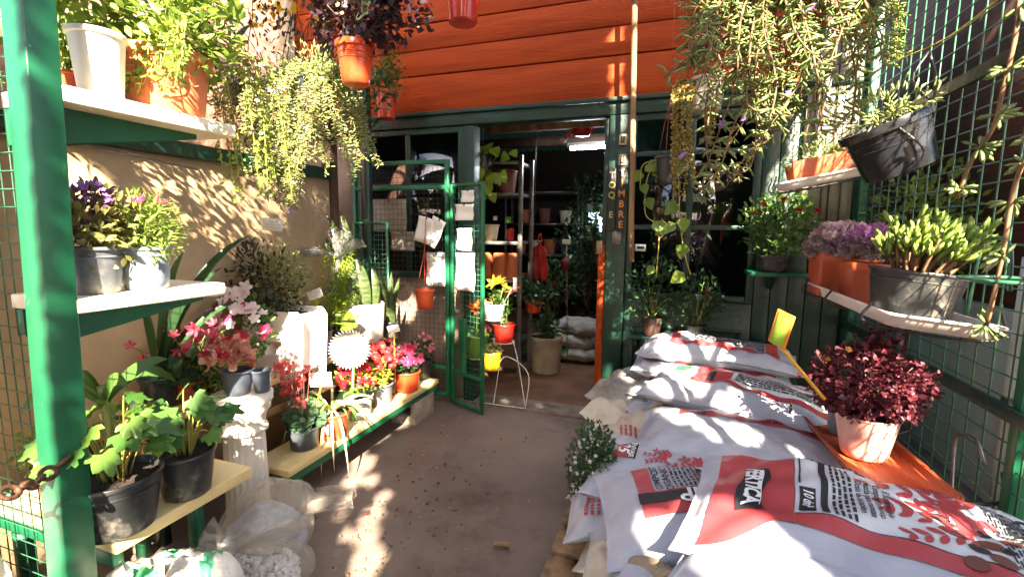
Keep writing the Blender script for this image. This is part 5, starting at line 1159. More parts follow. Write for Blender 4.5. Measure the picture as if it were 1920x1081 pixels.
mb.build('wire_frame',mat('white_wire','#e3e0d8','#cbc7bd',rough=.4),t)
o=sheet('leaf_tag','white rounded tag leaning out of the lily pots',962,970,520,545,3.36,grp=None,cat='tag')
# ------------------------------------------------------------------ inside the shop
def ip(px_,py_,y): return at(px_,py_,'y',y)
sh=thing('metal_shelf','grey slotted metal shelf unit full of pots inside the doorway','shelf unit',(-1.70,4.30,.015))
mb=MB()
for x in (-.62,.36):
    for y in (-.17,.17): mb.box((x-.018,y-.018,0),(x+.018,y+.018,2.05))
bevel(mb.build('upright',METAL,sh),.002)
SZ=[.35,.93,1.28,1.72,2.0]
for z in SZ: bevel(MB().box((-.60,-.19,z-.028),(.341,.19,z)).build('shelf_board',METAL,sh),.002)
TC=mat('terracotta_clay','',''); 
def shelfpot(lab,x,z,rt,rb,h,m,inv=False,nm='flower_pot'):
    t=thing(nm,lab,'pot',(-1.70+x,4.25,.0155+z+ (h if inv else 0)),group='pots on the metal shelf unit',rot=(PI,0,0) if inv else None); pot(t,rt,rb,h,m,soil=False); return t
TCL=mat('clay_pot','#c06a3e','#a85a34',rough=.75,scale=5,bump=.1)
for i,(x,l) in enumerate(((-.28,'tall terracotta pot, first from the gate on the lit shelf row'),(-.03,'tall terracotta pot, second from the gate on the lit shelf row'),(.12,'tall terracotta pot, third from the gate on the lit shelf row'),(.25,'tall terracotta pot beside the shelf upright on the lit shelf row'))): shelfpot(l,x,.93,.085,.062,.24,TCL,inv=True)
shelfpot('cream glazed pot on the third shelf above the terracotta row',.02,1.28,.085,.062,.155,mat('cream_glaze','#d8c9ae','#c4b394',rough=.3))
shelfpot('dark clay pot on the fourth shelf behind the hanging pothos',-.12,1.72,.10,.075,.19,mat('dark_clay','#7b4434','#613528',rough=.6)); shelfpot('wide clay pot on the fourth shelf by the shelf upright',.17,1.72,.11,.085,.21,mat('dark_clay','',''))
shelfpot('brown clay pot on the lowest shelf behind the lilies',-.05,.35,.13,.10,.26,mat('dark_clay','','')); shelfpot('small red tin on the third shelf beside the cream pot',.22,1.28,.035,.035,.12,REDP,nm='tin')
o=sheet('shelf_tag','small green tag on the edge of the third shelf',947,958,407,418,4.23,m=mat('green_tag','#7fc04a','#6aa83a',rough=.6),grp='shelf edge tags',cat='tag'); o=sheet('shelf_tag','small white tag on the edge of the third shelf',925,933,405,413,4.23,grp='shelf edge tags',cat='tag')
p=ip(905,320,3.9); t=thing('hanging_plant','broad leaved pothos hanging inside the doorway beside the bare green jamb','hanging plant',p,group='hanging plants'); pot(t,.085,.065,.13,BLACKP); mb=MB(); mb.bar((0,0,.1),(0,0,2.61-p[2]),.003); mb.build('hanger',WIRED,t)
r=R(95); n=46; P=np.stack([r.normal(0,.11,n),r.normal(-.04,.07,n),r.uniform(-.2,.24,n)],1); MB().scatter(HEART,P,np.stack([P[:,0]*3,r.normal(-.3,.3,n),-.6+r.normal(0,.3,n)],1),np.tile([.1,-.9,.4],(n,1))+r.normal(0,.25,(n,3)),.11*r.uniform(.7,1.2,n)).build('foliage',G_POTH,t,smooth=True)
p=ip(1010,505,4.62); t=thing('red_apron','red cloth apron hanging on the end of the metal shelf','apron',p); mb=MB(); V=[];n=13
for j in range(14):
    z=j/13; w=.055+.04*math.sin(min(1,(1-z)*1.3)*PI/2)-(.05 if z>.85 else 0)
    for i in range(n): x=(i/(n-1)-.5)*2*w; V.append((x,.02*math.sin(i*1.3+j*.25)*(1.2-z),-.12+.40*z))
mb.add(V,[(j*n+i,j*n+i+1,(j+1)*n+i+1,(j+1)*n+i) for j in range(13) for i in range(n-1)]); o=mb.build('cloth',mat('red_cloth','#c43222','#a0281b',rough=.85,bump=.3),t,smooth=True); o.modifiers.new('thick','SOLIDIFY').thickness=.006
mb=MB(); mb.tube(smooth_path([(-.03,.02,.27),(0,.03,.36),(.03,.02,.27)],14),.006,5); mb.build('neck_strap',mat('red_cloth','',''),t)
p=ip(1104,277,5.0); t=thing('tube_lamp','glowing white fluorescent tube under the corrugated roof inside','lamp',p); mb=MB(); mb.bar((-.19,0,0),(.17,0,.004),.016,10); mb.build('tube',mat('tube_glow','#f4f8ff','#f4f8ff',emit=32),t); bevel(MB().box((-.22,-.03,.0175),(.20,.03,.055)).build('housing',WHITE,t),.004); MB().box((-.215,-.018,-.018),(-.191,.018,.017)).box((.171,-.018,-.014),(.195,.018,.017)).build('end_cap',METAL,t); MB().bar((0,0,.055),(0,0,2.66-p[2]),.004).build('hanger',METAL,t)
p=ip(1092,240,4.35); t=thing('watering_can','red watering can hanging upside down from the ceiling beam','watering can',p)
mb=MB(); mb.lathe([(0,-.07),(.06,-.068),(.085,-.02),(.085,.03),(.06,.05),(0,.055)],22); mb.build('body',REDP,t,smooth=True); mb=MB(); mb.tube([(-.06,0,-.02),(-.13,0,-.05),(-.17,0,-.09)],[.02,.014,.012],9); mb.build('spout',REDP,t,smooth=True); mb=MB(); mb.lathe([(.012,0),(.03,.02),(.03,.028),(0,.03)],14); o=mb.build('rose',WHITE,t); o.location=(-.17,0,-.115); mb=MB(); mb.tube(smooth_path([(.07,0,-.03),(.14,0,.02),(.05,0,.06)],14),.008,7); mb.build('handle',REDP,t); MB().bar((.0,0,.055),(0,-.02,2.62-p[2]),.003).build('hanger',WIRED,t)
for i,(px_,py_,rr,lab) in enumerate(((1080,610,0,'lowest pale green striped sack on the shop floor inside'),(1075,588,.2,'middle pale sack of the pile on the shop floor inside'),(1092,572,-.2,'crumpled grey sack on top of the pile inside the shop'))):
    b=Bag('floor_sack',lab,(-.98+.03*i,5.0+.04*i,.02+.13*i),.62,.42,.16,rr,BAGG,seed=60+i,wr=2.5,group='sacks inside the shop',cat='sack')
    if i==0: mb=MB(); b.panel(mb,-.5,-.1,-.95,.9); b.done(mb,'green_print',BGRN)
p=ip(1024,640,4.45); t=thing('stone_pot','large pale stone pot standing on the floor inside the doorway','pot',(p[0],4.45,.0155)); pot(t,.16,.14,.36,mat('stone_pot','#9c8b76','#857560',rough=.85,bump=.3)); bush(t,(0,0,.44),(.11,.1,.09),200,.05,OVAL,G_DARK,97,stem=STEMG,root=(0,0,.33))
for i,(px_,lab) in enumerate(((982,'small black nursery pot beside the lilies on the shop floor'),(1008,'small black nursery pot with a round white label, below the stone pot'),(1034,'small black nursery pot between the white label and the end pot'),(1052,'small black nursery pot, last before the dark shop aisle'))):
    p=at(px_,676,'z',.0155); t=thing('potted_plant',lab,'potted plant',p,group='small pots on the shop floor'); pot(t,.055,.042,.11,BLACKP); bush(t,(0,0,.17),(.06,.06,.07),130,.04,OVAL,[G_DARK,P_DARK,G_DARK,G_MID][i],100+i,stem=STEMG,root=(0,0,.1))
    if i==1:
        MB().bar((0,-.04,.08),(.005,-.05,.26),.003).build('stick',WHITE,t); mb=MB(); mb.prism([(.05*math.cos(a),.036*math.sin(a)) for a in np.linspace(0,2*PI,17)[:-1]],-.002,.002,'xz'); o=mb.build('round_label',PAPER,t); o.location=(.005,-.055,.275)
p=ip(1000,585,4.3); t=thing('hanging_plant','leafy plant in an orange pot hung low inside the doorway','hanging plant',p,group='hanging plants'); pot(t,.085,.065,.12,ORANGEP); bush(t,(0,0,.2),(.17,.12,.1),260,.06,OVAL,G_DARK,105,stem=STEMG,root=(0,0,.1)); mb=MB(); mb.bar((.06,0,.1),(0,0,.5),.0025).bar((-.06,0,.1),(0,0,.5),.0025).bar((0,0,.5),(0,0,2.63-p[2]),.0025); mb.build('hanger',WIRED,t)
for i,(x,y,z,rx,rz,lab) in enumerate(((-1.05,6.2,1.15,.42,.5,'dark leafy plant mass on the rear stand, under the bright rear window'),(-.55,6.0,.95,.35,.45,'dark leafy plant behind the tall cane with the card'),(-1.35,5.5,.75,.30,.35,'dark leafy plant behind the orange hanging pot inside'),(-.9,7.0,1.7,.6,.6,'tall dark leafy plant before the rear wall of the shop'),(-1.25,6.6,.6,.4,.35,'low dark leafy plant below the bright rear window'),(-.75,5.6,1.45,.26,.35,'dark leafy plant above the sack pile inside'))):
    t=thing('potted_plant',lab,'potted plant',(x,y,.0155),group='dark plants at the rear of the shop'); pot(t,.16,.12,.30,BLACKP); bush(t,(0,0,z),(rx,.25,rz*.8),420,.085,OVAL,G_DARK,110+i,clumps=22,stem=STEMB,root=(0,0,.28),sr=.008)
rs=thing('metal_shelf','dark shelf unit of clay pots against the rear wall of the shop','shelf unit',(-2.05,7.6,.0155)); mb=MB()
for x in (-.62,.58):
    for y in (-.16,.16): mb.box((x-.018,y-.018,0),(x+.018,y+.018,2.1))
mb.build('upright',METAL,rs)
for z in (.45,1.0,1.5,2.0): MB().box((-.60,-.18,z-.03),(.56,.18,z)).build('shelf_board',METAL,rs)
r=R(200)
for i,(x,z,m_,w_) in enumerate(((-.4,1.0,TCL,'first clay pot from the wall on the second rear shelf'),(-.15,1.0,mat('cream_glaze','',''),'cream pot on the second rear shelf'),(.1,1.0,TCL,'clay pot beside the cream one on the second rear shelf'),(.38,1.0,mat('blue_glaze','#45708a','#355a70',rough=.3),'blue glazed pot at the end of the second rear shelf'),(-.35,1.5,TCL,'clay pot near the wall on the third rear shelf'),(0,1.5,mat('dark_clay','',''),'dark clay pot on the third rear shelf'),(.35,1.5,mat('cream_glaze','',''),'cream pot at the end of the third rear shelf'),(-.3,.45,TCL,'clay pot on the lowest rear shelf by the wall'),(.2,.45,TCL,'clay pot on the lowest rear shelf by the aisle'))):
    t=thing('flower_pot',w_,'pot',(-2.05+x,7.58,.0165+z),group='pots on the rear shelf unit'); pot(t,.10,.075,.2+.02*(i%3),m_,soil=False)
f=at(1066,590,'y',4.7); tp=at(1062,456,'y',4.7); label('price_card','small white price card on a tall cane deep inside the doorway',(f[0],f[1],.02),tp,.09,.05,0,stick=BWOOD,r=.006)
p=ip(1060,495,4.66); t=thing('hanging_ornament','small dark red ornament tied to the tall cane inside','ornament',p); mb=MB(); mb.lathe([(0,-.07),(.035,-.05),(.05,0),(.04,.05),(0,.07)],12); mb.build('body',mat('dark_red','#7a2424','#5d1b1b',rough=.6),t,smooth=True); MB().bar((0,0,.07),(0,.03,.12),.003).build('tie',WIRED,t)
# behind the right window
def rin(px_,py_): return at(px_,py_,'y',3.95)
p=at(1368,487,'y',3.9); t=thing('fire_extinguisher','red cylinder seen dimly through the window panes behind the roses','extinguisher',p); mb=MB(); mb.lathe([(0,-.05),(.07,-.05),(.075,-.03),(.075,.30),(.05,.36),(.02,.38),(.02,.42),(0,.42)],20); mb.build('body',REDP,t,smooth=True); mb=MB(); mb.tube(smooth_path([(0,-.02,.40),(.06,-.05,.36),(.08,-.06,.15)],12),.01,6); mb.build('hose',BLACKP,t); MB().box((-.02,-.05,.42),(.03,.02,.45)).build('handle',METAL,t)
for i,(px_,lab) in enumerate(((1345,'pale bucket inside behind the lower pane over the roses'),(1215,'white box inside behind the lower pane beside the door jamb'))):
    p=at(px_,565,'y',3.75); t=thing('storage_box',lab,'box',p); mb=MB(); mb.prism([(-.18,-.09),(.18,-.09),(.2,.15),(-.2,.15)],-.1,.1,'xz'); bevel(mb.build('body',mat('box_grey','#a7aab0','#91949b',rough=.5),t),.01); MB().box((-.21,-.11,.151),(.21,.11,.17)).build('lid',mat('box_grey','',''),t)
t=thing('counter','dark shop counter inside, carrying the boxes behind the window','counter',(.1,3.75,.0155)); MB().box((-.55,-.14,.0),(.75,.35,.80)).build('body',DWOOD,t); bevel(MB().box((-.57,-.16,.801),(.77,.37,.835)).build('top',BWOOD,t),.004)
t=thing('wooden_plank','pair of pale sticks leaning inside behind the window','sticks',(.25,4.05,.85)); mb=MB(); mb.tube([(0,0,0),(.18,.02,.75)],.018,7); mb.tube([(-.12,0,0),(.02,.02,.7)],.014,7); mb.build('shafts',BWOOD,t); MB().box((-.15,-.02,0),(.03,.02,.01)).build('foot',DWOOD,t)
p=at(1222,190,'y',4.6); t=thing('tube_lamp','second fluorescent tube glimpsed through the top of the window beside the jamb','lamp',p); MB().bar((-.25,0,0),(.1,0,0),.016,10).build('tube',mat('tube_glow','',''),t); MB().box((-.27,-.03,.018),(.12,.03,.05)).build('housing',WHITE,t); MB().bar((-.05,0,.05),(-.05,0,2.65-p[2]),.004).build('hanger',METAL,t)

# ------------------------------------------------------------------ right: mesh fence
XF=1.03
t=thing('mesh_fence','long green wire mesh fence with flat rails, hung with plant trays','fence',(XF,.4,0))
mb=MB(); mesh_grid(mb,(0,0,.04),(0,1,0),(0,0,1),30,41,.10,.07,.0030,6); mb.build('wire_mesh',WIREG,t)
for y in (.0,1.45,3.02): bevel(MB().box((-.005,y-.022,0),(.04,y+.022,2.95)).build('post',GREEN,t),.004)
for z,a in ((.845,.0),(1.985,.0)): bevel(MB().box((-.026,.022,z-.024),(-.006,3.0,z+.024)).build('rail',DGREEN,t),.003)
# trays on the fence
TRW=mat('white_tray','#e9e4da','#d6d0c4',rough=.45,scale=6,dirt='#b5aa98',dlo=.6,dhi=.85)
def tray(name,lab,c,w,l,hh,m,rot,grp='plant trays on the fence',wall=.006,flare=.02):
    t=thing(name,lab,'tray',c,rot=rot,group=grp); mb=MB(); V=[];F=[]
    def ring(a,b,z,k=.045):
        pts=[]
        for sx,sy,t0 in ((1,1,0),(-1,1,90),(-1,-1,180),(1,-1,270)):
            for q in range(5): an=math.radians(t0+22.5*q); pts.append((sx*(a-k)+k*math.cos(an),sy*(b-k)+k*math.sin(an),z))
        return pts
    rings=[ring(w/2-flare,l/2-flare,0),ring(w/2,l/2,hh),ring(w/2+.008,l/2+.008,hh),ring(w/2+.006,l/2+.006,hh-.008)]
    inner=[ring(w/2-wall,l/2-wall,hh-.001),ring(w/2-flare-wall,l/2-flare-wall,.006)]
    n=20
    for r_ in rings+inner: V+=r_
    for i,j in ((0,1),(1,2),(2,3)): F+=[(i*n+k,i*n+(k+1)%n,j*n+(k+1)%n,j*n+k) for k in range(n)]
    F+=[(1*n+k,1*n+(k+1)%n,4*n+(k+1)%n,4*n+k) for k in range(n)]+[(4*n+k,4*n+(k+1)%n,5*n+(k+1)%n,5*n+k) for k in range(n)]
    F+=[tuple(range(n))[::-1],tuple(5*n+k for k in range(n))]
    mb.add(V,F); mb.build('tray_body',m,t); return t
def wire_bracket(t,pts,r=.004,m=None): mb=MB(); mb.tube(smooth_path(pts,18),r,6); return mb.build('bracket',m or WIRED,t)
tz=1.07
t=tray('plant_tray','long white plastic tray holding the cabbages and the biggest black pot',(.855,2.47,tz),.33,1.10,.05,TRW,(0,.10,0))
for y in (-.45,0,.42): wire_bracket(t,[(.175,y,.12),(.18,y,-.008),(-.18,y,-.008),(-.186,y,.07)],.005)
p=np.array([.845,2.17,tz+.012]); m=mpp(p)
t=thing('jade_plant','sunlit finger leaved jade plant in the biggest black pot on the white tray','potted plant',p,group='pots on the white tray',rot=(0,.10,0))
rt,h=.148,.185; pot(t,rt,.115,h,BLACKP,ribs=2,rimw=.004,rimh=.012)
r=R(120); mb=MB(); sb=MB()
for k in range(44):
    a=r.uniform(0,6.28); l=r.uniform(.02,.135); e=np.array([l*1.25*math.cos(a)+.02,l*1.1*math.sin(a),h+r.uniform(.07,.20)]); s=np.array([l*.6*math.cos(a),l*.6*math.sin(a),h-.01]); pth=smooth_path([s,(s+e)/2+[0,0,.01],e],8); sb.tube(pth,np.linspace(.007,.004,8),6)
    q=14; T=unit(e-s); f=r.uniform(.45,1,q); P=s+(e-s)*f[:,None]; th=r.uniform(0,6.28,q); side=np.stack([np.cos(th),np.sin(th),np.zeros(q)],1)
    mb.scatter(t_succ(.26,.12),P,T*.9+side*.6,side*-.5+T*.3,r.uniform(.045,.075,q))
mb.build('foliage',leafmat('leaf_jade','#8fa64a','#6c8a3a',rough=.35,trans=.2),t,smooth=True); sb.build('stems',STEMB,t)
def cabbage(lab,p,w,h,seed,m1,dz=0):
    t=thing('ornamental_cabbage',lab,'potted plant',p,group='pots on the white tray',rot=(0,.06,0)); pot(t,w,w*.86,h,TERRA,square=True)
    r=R(seed); outer=MB(); inner=MB(); n=230; q=unit(r.normal(size=(n*3,3))); q=q[q[:,2]>-.12][:n]; RR=w*1.32
    for k,d in enumerate(q):
        c=np.array([d[0]*RR*.72,d[1]*RR*.72,h+.015+dz+max(0,d[2])*RR*.62])*[1,1,1]; nn=d+r.normal(0,.25,3)
        tang=unit(np.cross(nn,r.normal(size=3))+d*.8); (outer if d[2]<.38 else inner).scatter(t_ruffle(10,5,.30,1.25,k),c[None],tang[None],nn[None],np.array([w*.46*r.uniform(.75,1.15)]))
    outer.build('outer_leaves',leafmat('cabbage_outer','#b9ab9f','#8d6f88',rough=.6),t,smooth=True); inner.build('inner_leaves',m1,t,smooth=True)
CB1=leafmat('cabbage_inner','#e6cfd2','#cba3bd',rough=.6); CB2=leafmat('cabbage_bright','#e0a8d6','#c985c0',rough=.6)
cabbage('muted purple ornamental cabbage in the larger square terracotta pot',np.array([.80,2.86,tz+.012]),.125,.215,130,CB1)
cabbage('bright pink purple ornamental cabbage in the smaller square terracotta pot',np.array([.82,2.53,tz+.012]),.095,.19,131,CB2,.04)
# upper tray, planter
p=at(1452,352,'x',.80); 
t=tray('plant_tray','small white tray high by the fence under the terracotta trough',(.70,2.86,1.655),.42,.20,.04,TRW,(0,-.2,0)); wire_bracket(t,[(.33,-.06,.02),(.3,-.06,-.006),(-.20,-.06,-.006),(-.216,-.06,.08)]); wire_bracket(t,[(.33,.06,.02),(.3,.06,-.006),(-.2,.06,-.006),(-.216,.06,.08)])
t=thing('trough_planter','long terracotta coloured trough of small succulents on the small white tray','potted plant',(.71,2.86,1.668),rot=(.0,-.2,0)); mb=MB(); mb.prism([(-.07,0),(.07,0),(.09,.12),(.078,.12),(.065,.09),(-.065,.09),(-.078,.12),(-.09,.12)],-.155,.155,'yz'); o=mb.build('trough',TERRA,t); bevel(o,.006); MB().box((-.154,-.07,.02),(-.146,.07,.1)).box((.146,-.07,.02),(.154,.07,.1)).build('end_wall',TERRA,t)
bush(t,(0,0,.13),(.15,.08,.05),400,.03,SUCC,G_LIME,133,clumps=30)
# tilted hanging black pot
p=at(1690,322,'y',2.25)
t=thing('hanging_plant','big tilted black pot hooked on the fence rail, strands growing through the wire','hanging plant',p,group='hanging plants',rot=(.10,-.42,0)); h=.205; pot(t,.142,.115,h,mat('gloss_black','#202124','#2a2c2f',rough=.22,scale=5,dirt='#4c4c4a',dlo=.62,dhi=.9),ribs=3,rimw=.008,rimh=.035)
mb=MB(); mb.tube(smooth_path([(.15,0,h-.02),(.19,0,h+.05),(.20,0,h+.16)],10),.006,6); mb.tube(smooth_path([(.155,-.02,h-.01),(.12,-.02,h+.1),(.2,0,h+.17)],10),.004,6); mb.tube(smooth_path([(-.02,-.14,h-.02),(.03,-.14,.06),(-.04,-.125,.0)],10),.004,6); mb.build('hanger',BLACKP,t)
r=R(135); P=[]
def wq(o,*pts): return [at(x,y,'y',Y)-o for (x,y,Y) in pts]
bush(t,(0,0,h+.05),(.15,.13,.06),260,.045,SUCC,leafmat('leaf_pale_succulent','',''),136,clumps=18)
# brick red trough shelf with the burgundy plant
t=tray('shelf_tray','long terracotta coloured shelf tray hooked on the fence beside the bags',(.745,2.12,.545),.27,.70,.03,mat('brick_shelf','#b5562f','#9c4727',rough=.5,scale=5,dirt='#7a3c26',dlo=.6,dhi=.8,dscale=5),(0,0,.06),flare=.004)
wire_bracket(t,[(.26,.30,.10),(.25,.30,-.008),(-.14,.30,-.008),(-.185,.30,-.005),(-.19,.30,.08)],.006); wire_bracket(t,[(.27,-.26,.10),(.26,-.26,-.008),(-.13,-.26,-.008)],.006)
p=at(1618,852,'z',.556); m=mpp(p); t=thing('oxalis','burgundy leaved bushy plant in a pale pink pot on the terracotta shelf tray','potted plant',p,group='pots on the terracotta tray')
h=82*m; pot(t,51*m,36*m,h,mat('pink_plastic','#e0a89a','#d39a8b',rough=.4,scale=5),rimw=.002,rimh=.01)
bush(t,(-.01,.0,h+.115),(.165,.145,.115),1700,.024,HEART,P_RED,140,clumps=30,spread=.26,shell=.75,stem=mat('reddish_stem','',''),root=(0,0,h-.01),nst=16); bush(t,(.03,.05,h+.24),(.07,.06,.07),260,.024,HEART,P_RED,141,name='top_sprig'); strands(t,[[(0,0,h),(dx*.6,dy*.6,h+.12),(dx,dy,h+dz)] for dx,dy,dz in ((-.20,-.05,.23),(-.23,.03,.12),(.2,-.03,.18),(.22,.05,.08),(.1,-.14,.05),(-.1,-.13,.22),(.0,.05,.30),(-.14,-.1,.07))],P_RED,mat('reddish_stem','',''),HEART,.024,.013,seed=142,tuft=3,name='sprig_foliage'); blooms(t,np.array([(-.10,-.05,h+.25),(-.16,-.04,h+.20)]),.014,FL5,F_YEL,20)
p=at(1575,812,'z',.556); m=mpp(p); t=thing('flower_pot','small grey pot half hidden behind the pale pink pot','pot',p,group='pots on the terracotta tray'); pot(t,24*m,20*m,70*m,GREYP)
f=at(1546,748,'y',1.92); tp=at(1456,640,'y',1.95)
t=thing('price_card','folded green and orange card on a slanted yellow pencil stick','price tag',f,group='price cards on sticks'); d=tp-f; MB().tube([(0,0,0),d*.5,d],.0062,8).build('stick',YWOOD,t)
o=bevel(MB().box((-.038,-.002,-.066),(.038,.002,.066)).build('card_sheet',mat('orange_card','#e39a3c','#d88a2e',rough=.6),t),.001); o.location=d+[.01,-.012,.05]; o.rotation_euler=(.0,.25,-.9)
o=bevel(MB().box((-.026,-.0045,-.066),(.026,-.0024,.062)).build('card_face',mat('lime_card','#a6c84a','#93b83c',rough=.6),t),.001); o.location=d+[.01,-.012,.05]; o.rotation_euler=(.0,.25,-.9)
# wire holders on the fence
def hook_thing(lab,pts,m,r=.006,ring=None):
    a=np.array(pts[0]); mb=MB(); mb.tube(smooth_path([np.array(q)-a for q in pts],26),r,7); t=tag(mb.build('pot_holder',m,smooth=True,loc=a),lab,'pot holder','wire holders on the fence')
    if ring is not None:
        c,rr=ring; c=np.array(c)-a; mb=MB(); mb.tube([c+[rr*math.cos(x),rr*math.sin(x),0] for x in np.linspace(0,2*PI,29)[:-1]],r*.9,7,closed=True); mb.build('ring',m,t,smooth=True)
q=lambda x,y,X=XF-.03: at(x,y,'x',X)
hook_thing('green hooped holder with a ring on the fence, beside the biggest black pot',[q(1812,590),q(1838,470),q(1862,447),q(1893,460),q(1893,545)],WIREG,.007,ring=(at(1893,525,'x',.93),.11))
hook_thing('bare grey steel hook on the fence above the cardboard',[q(1782,955),q(1790,830),q(1805,815),q(1830,825),q(1846,870)],METAL,.006)
t=thing('cardboard_sheet','beige cardboard sheet leaning on the fence at the edge of the bags','cardboard',(.93,1.38,.40),rot=(0,-.25,.35)); mb=MB(); mb.prism([(-.16,0),(.17,0),(.17,.24),(.10,.27),(-.14,.23)],-.004,.004,'yz'); mb.build('sheet',mat('cardboard','#c7ad88','#b59a74',rough=.85),t); MB().prism([(-.15,-.02),(.15,-.02),(.15,-.002),(-.15,-.002)],-.03,.004,'yz').build('flap',mat('cardboard','',''),t)
# potted white flowered shrub by the bags
p=np.array([-.295,1.98,.0]); t=thing('potted_plant','small leaved bush dotted with tiny white flowers in a black pot by the bags','potted plant',p); pot(t,.085,.065,.19,BLACKP); bush(t,(.0,.0,.36),(.09,.095,.18),2400,.023,OVAL,leafmat('leaf_deep','#48683a','#2f4a2a'),150,clumps=40,spread=.28,shell=.5,stem=STEMG,root=(0,0,.17)); blooms(t,np.vstack([dome(R(151),(0,0,.33),(.095,.10,.19),80,-.9)]),.009,FL5,F_WHITE,21)
# roses
def rose(lab,p,rt,h,potm,rad,zh,seed,heads,n=620,m=G_DARK,size=.04,fm=F_RED,grp='roses before the window'):
    t=thing('rose_bush',lab,'potted plant',p,group=grp); pot(t,rt,rt*.8,h,potm); bush(t,(0,0,h+zh),(rad,rad*.8,zh*1.05),n,size,OVAL,m,seed,clumps=28,spread=.3,stem=STEMY,root=(0,0,h-.01),nst=10)
    r=R(seed)
    for c in heads:
        fb=MB()
        for k,(nn,sz,el) in enumerate(((6,.03,.5),(5,.025,1.2),(4,.02,3))):
            for i in range(nn): a=2*PI*i/nn+k; fb.scatter(t_oval(.9,.2,.3),np.array([c],float),np.array([[math.cos(a),math.sin(a)*.6-.3,el]]),np.array([[-math.cos(a),-math.sin(a)*.6,.6]]),np.array([sz]))
        fb.build('flower',fm,t,smooth=True)
    return t
sf=thing('wall_shelf','small green shelf on the side boarding carrying a rose','shelf',(at(1455,502,'y',3.30)[0],3.30,1.135)); bevel(MB().box((-.16,-.10,0),(.17,.155,.028)).build('board',GREEN,sf),.006); bevel(MB().prism([(.155,-.001),(0,-.001),(.155,-.1)],-.012,.012,'yz').build('bracket',DGREEN,sf),.003)
p=np.array([at(1452,495,'y',3.29)[0],3.29,1.164]); rose('sunlit rose bush with small crimson blooms in a black trough on the green shelf',p,.105,.10,BLACKP,.175,.17,160,[(-.10,-.10,.39),(.0,-.12,.42),(-.15,-.1,.34),(.09,-.1,.36),(.19,-.06,.36)],n=800,m=leafmat('leaf_rose','#6b8a3c','#3c5c2c',rough=.35),size=.045)
lg=thing('ledge','narrow dark green ledge under the window holding two roses','ledge',(.05,3.40,.655)); bevel(MB().box((-.33,-.06,0),(.33,.06,.025)).build('board',DGREEN,lg),.004); MB().box((-.3,.02,-.1),(-.27,.06,-.001)).box((.27,.02,-.1),(.3,.06,-.001)).build('bracket',DGREEN,lg)
rose('dark bloomless rose bush in a brown pot on the ledge near the door jamb',np.array([-.13,3.39,.681]),.068,.13,mat('brown_pot','#4a332b','#38261f',rough=.5),.15,.19,161,[],n=520)
rose('dark rose bush with one crimson bloom in a black pot under the window',np.array([.155,3.385,.681]),.068,.10,BLACKP,.14,.16,162,[(.05,-.12,.32)],n=420)
# pothos, string of hearts, trailing plants on the right
p=at(1249,345,'y',3.2); t=thing('hanging_plant','trailing pothos with yellow green heart leaves in a black pot before the window','hanging plant',p,group='hanging plants'); m=mpp(p); h=50*m; pot(t,22*m,18*m,h,BLACKP); hooks(t,p[2],22*m,h,knot=.35,m=mat('red_wire','',''))
r=R(170); sb=MB(); P=[];D=[];o=p
for path in ([(1240,300,3.18),(1215,330,3.15),(1210,400,3.14),(1235,430,3.12),(1230,520,3.12)],[(1250,300,3.18),(1270,320,3.12),(1275,420,3.1),(1285,480,3.1),(1295,515,3.1)],[(1235,300,3.17),(1205,310,3.14),(1200,350,3.13)],[(1240,410,3.12),(1260,425,3.11),(1285,400,3.1),(1280,440,3.1)]):
    q_=smooth_path(wq(o,*path),20); sb.tube(q_,.0035,5)
    for k in range(3,len(q_),5): P.append(q_[k]+r.normal(0,.012,3)); D.append([r.normal(0,.6),-.25,-.8])
P=np.array(P);n=len(P); MB().scatter(HEART,P,np.array(D),np.tile([.1,-.9,.3],(n,1))+r.normal(0,.3,(n,3)),.105*r.uniform(.6,1.1,n)).build('foliage',leafmat('leaf_pothos_dark','#7f9436','#4d7028',rough=.3),t,smooth=True); sb.build('stems',STEMY,t)  # heart leaves in a darker pothos green
p=at(1325,210,'y',3.05); m=mpp(p); t=thing('hanging_plant','golden string of tiny round leaves falling from a pale hanging pot by the window','hanging plant',p,group='hanging plants'); h=60*m; pot(t,31*m,24*m,h,mat('pale_hanging','#b9b2a4','#a29a8b',rough=.5)); hooks(t,p[2],31*m,h,knot=.3)
r=R(172); P=[]
for k in range(13): x=1268+r.uniform(-8,30); ye=r.uniform(280,385); P.append(wq(p,(1310,165,3.05),(x+12,152,3.0),(x,190,2.98),(x+r.normal(0,4),260,2.98),(x+r.normal(0,6),ye,2.98)))
for k in range(6): x=1335+r.uniform(-10,12); P.append(wq(p,(1325,165,3.05),(x,160,3.0),(x,200,2.98),(x+r.normal(0,4),r.uniform(230,280),2.98)))
strands(t,P,G_GOLD,STEMB,ROUND,.016,.0085,seed=173,tuft=2,sr=.0012)
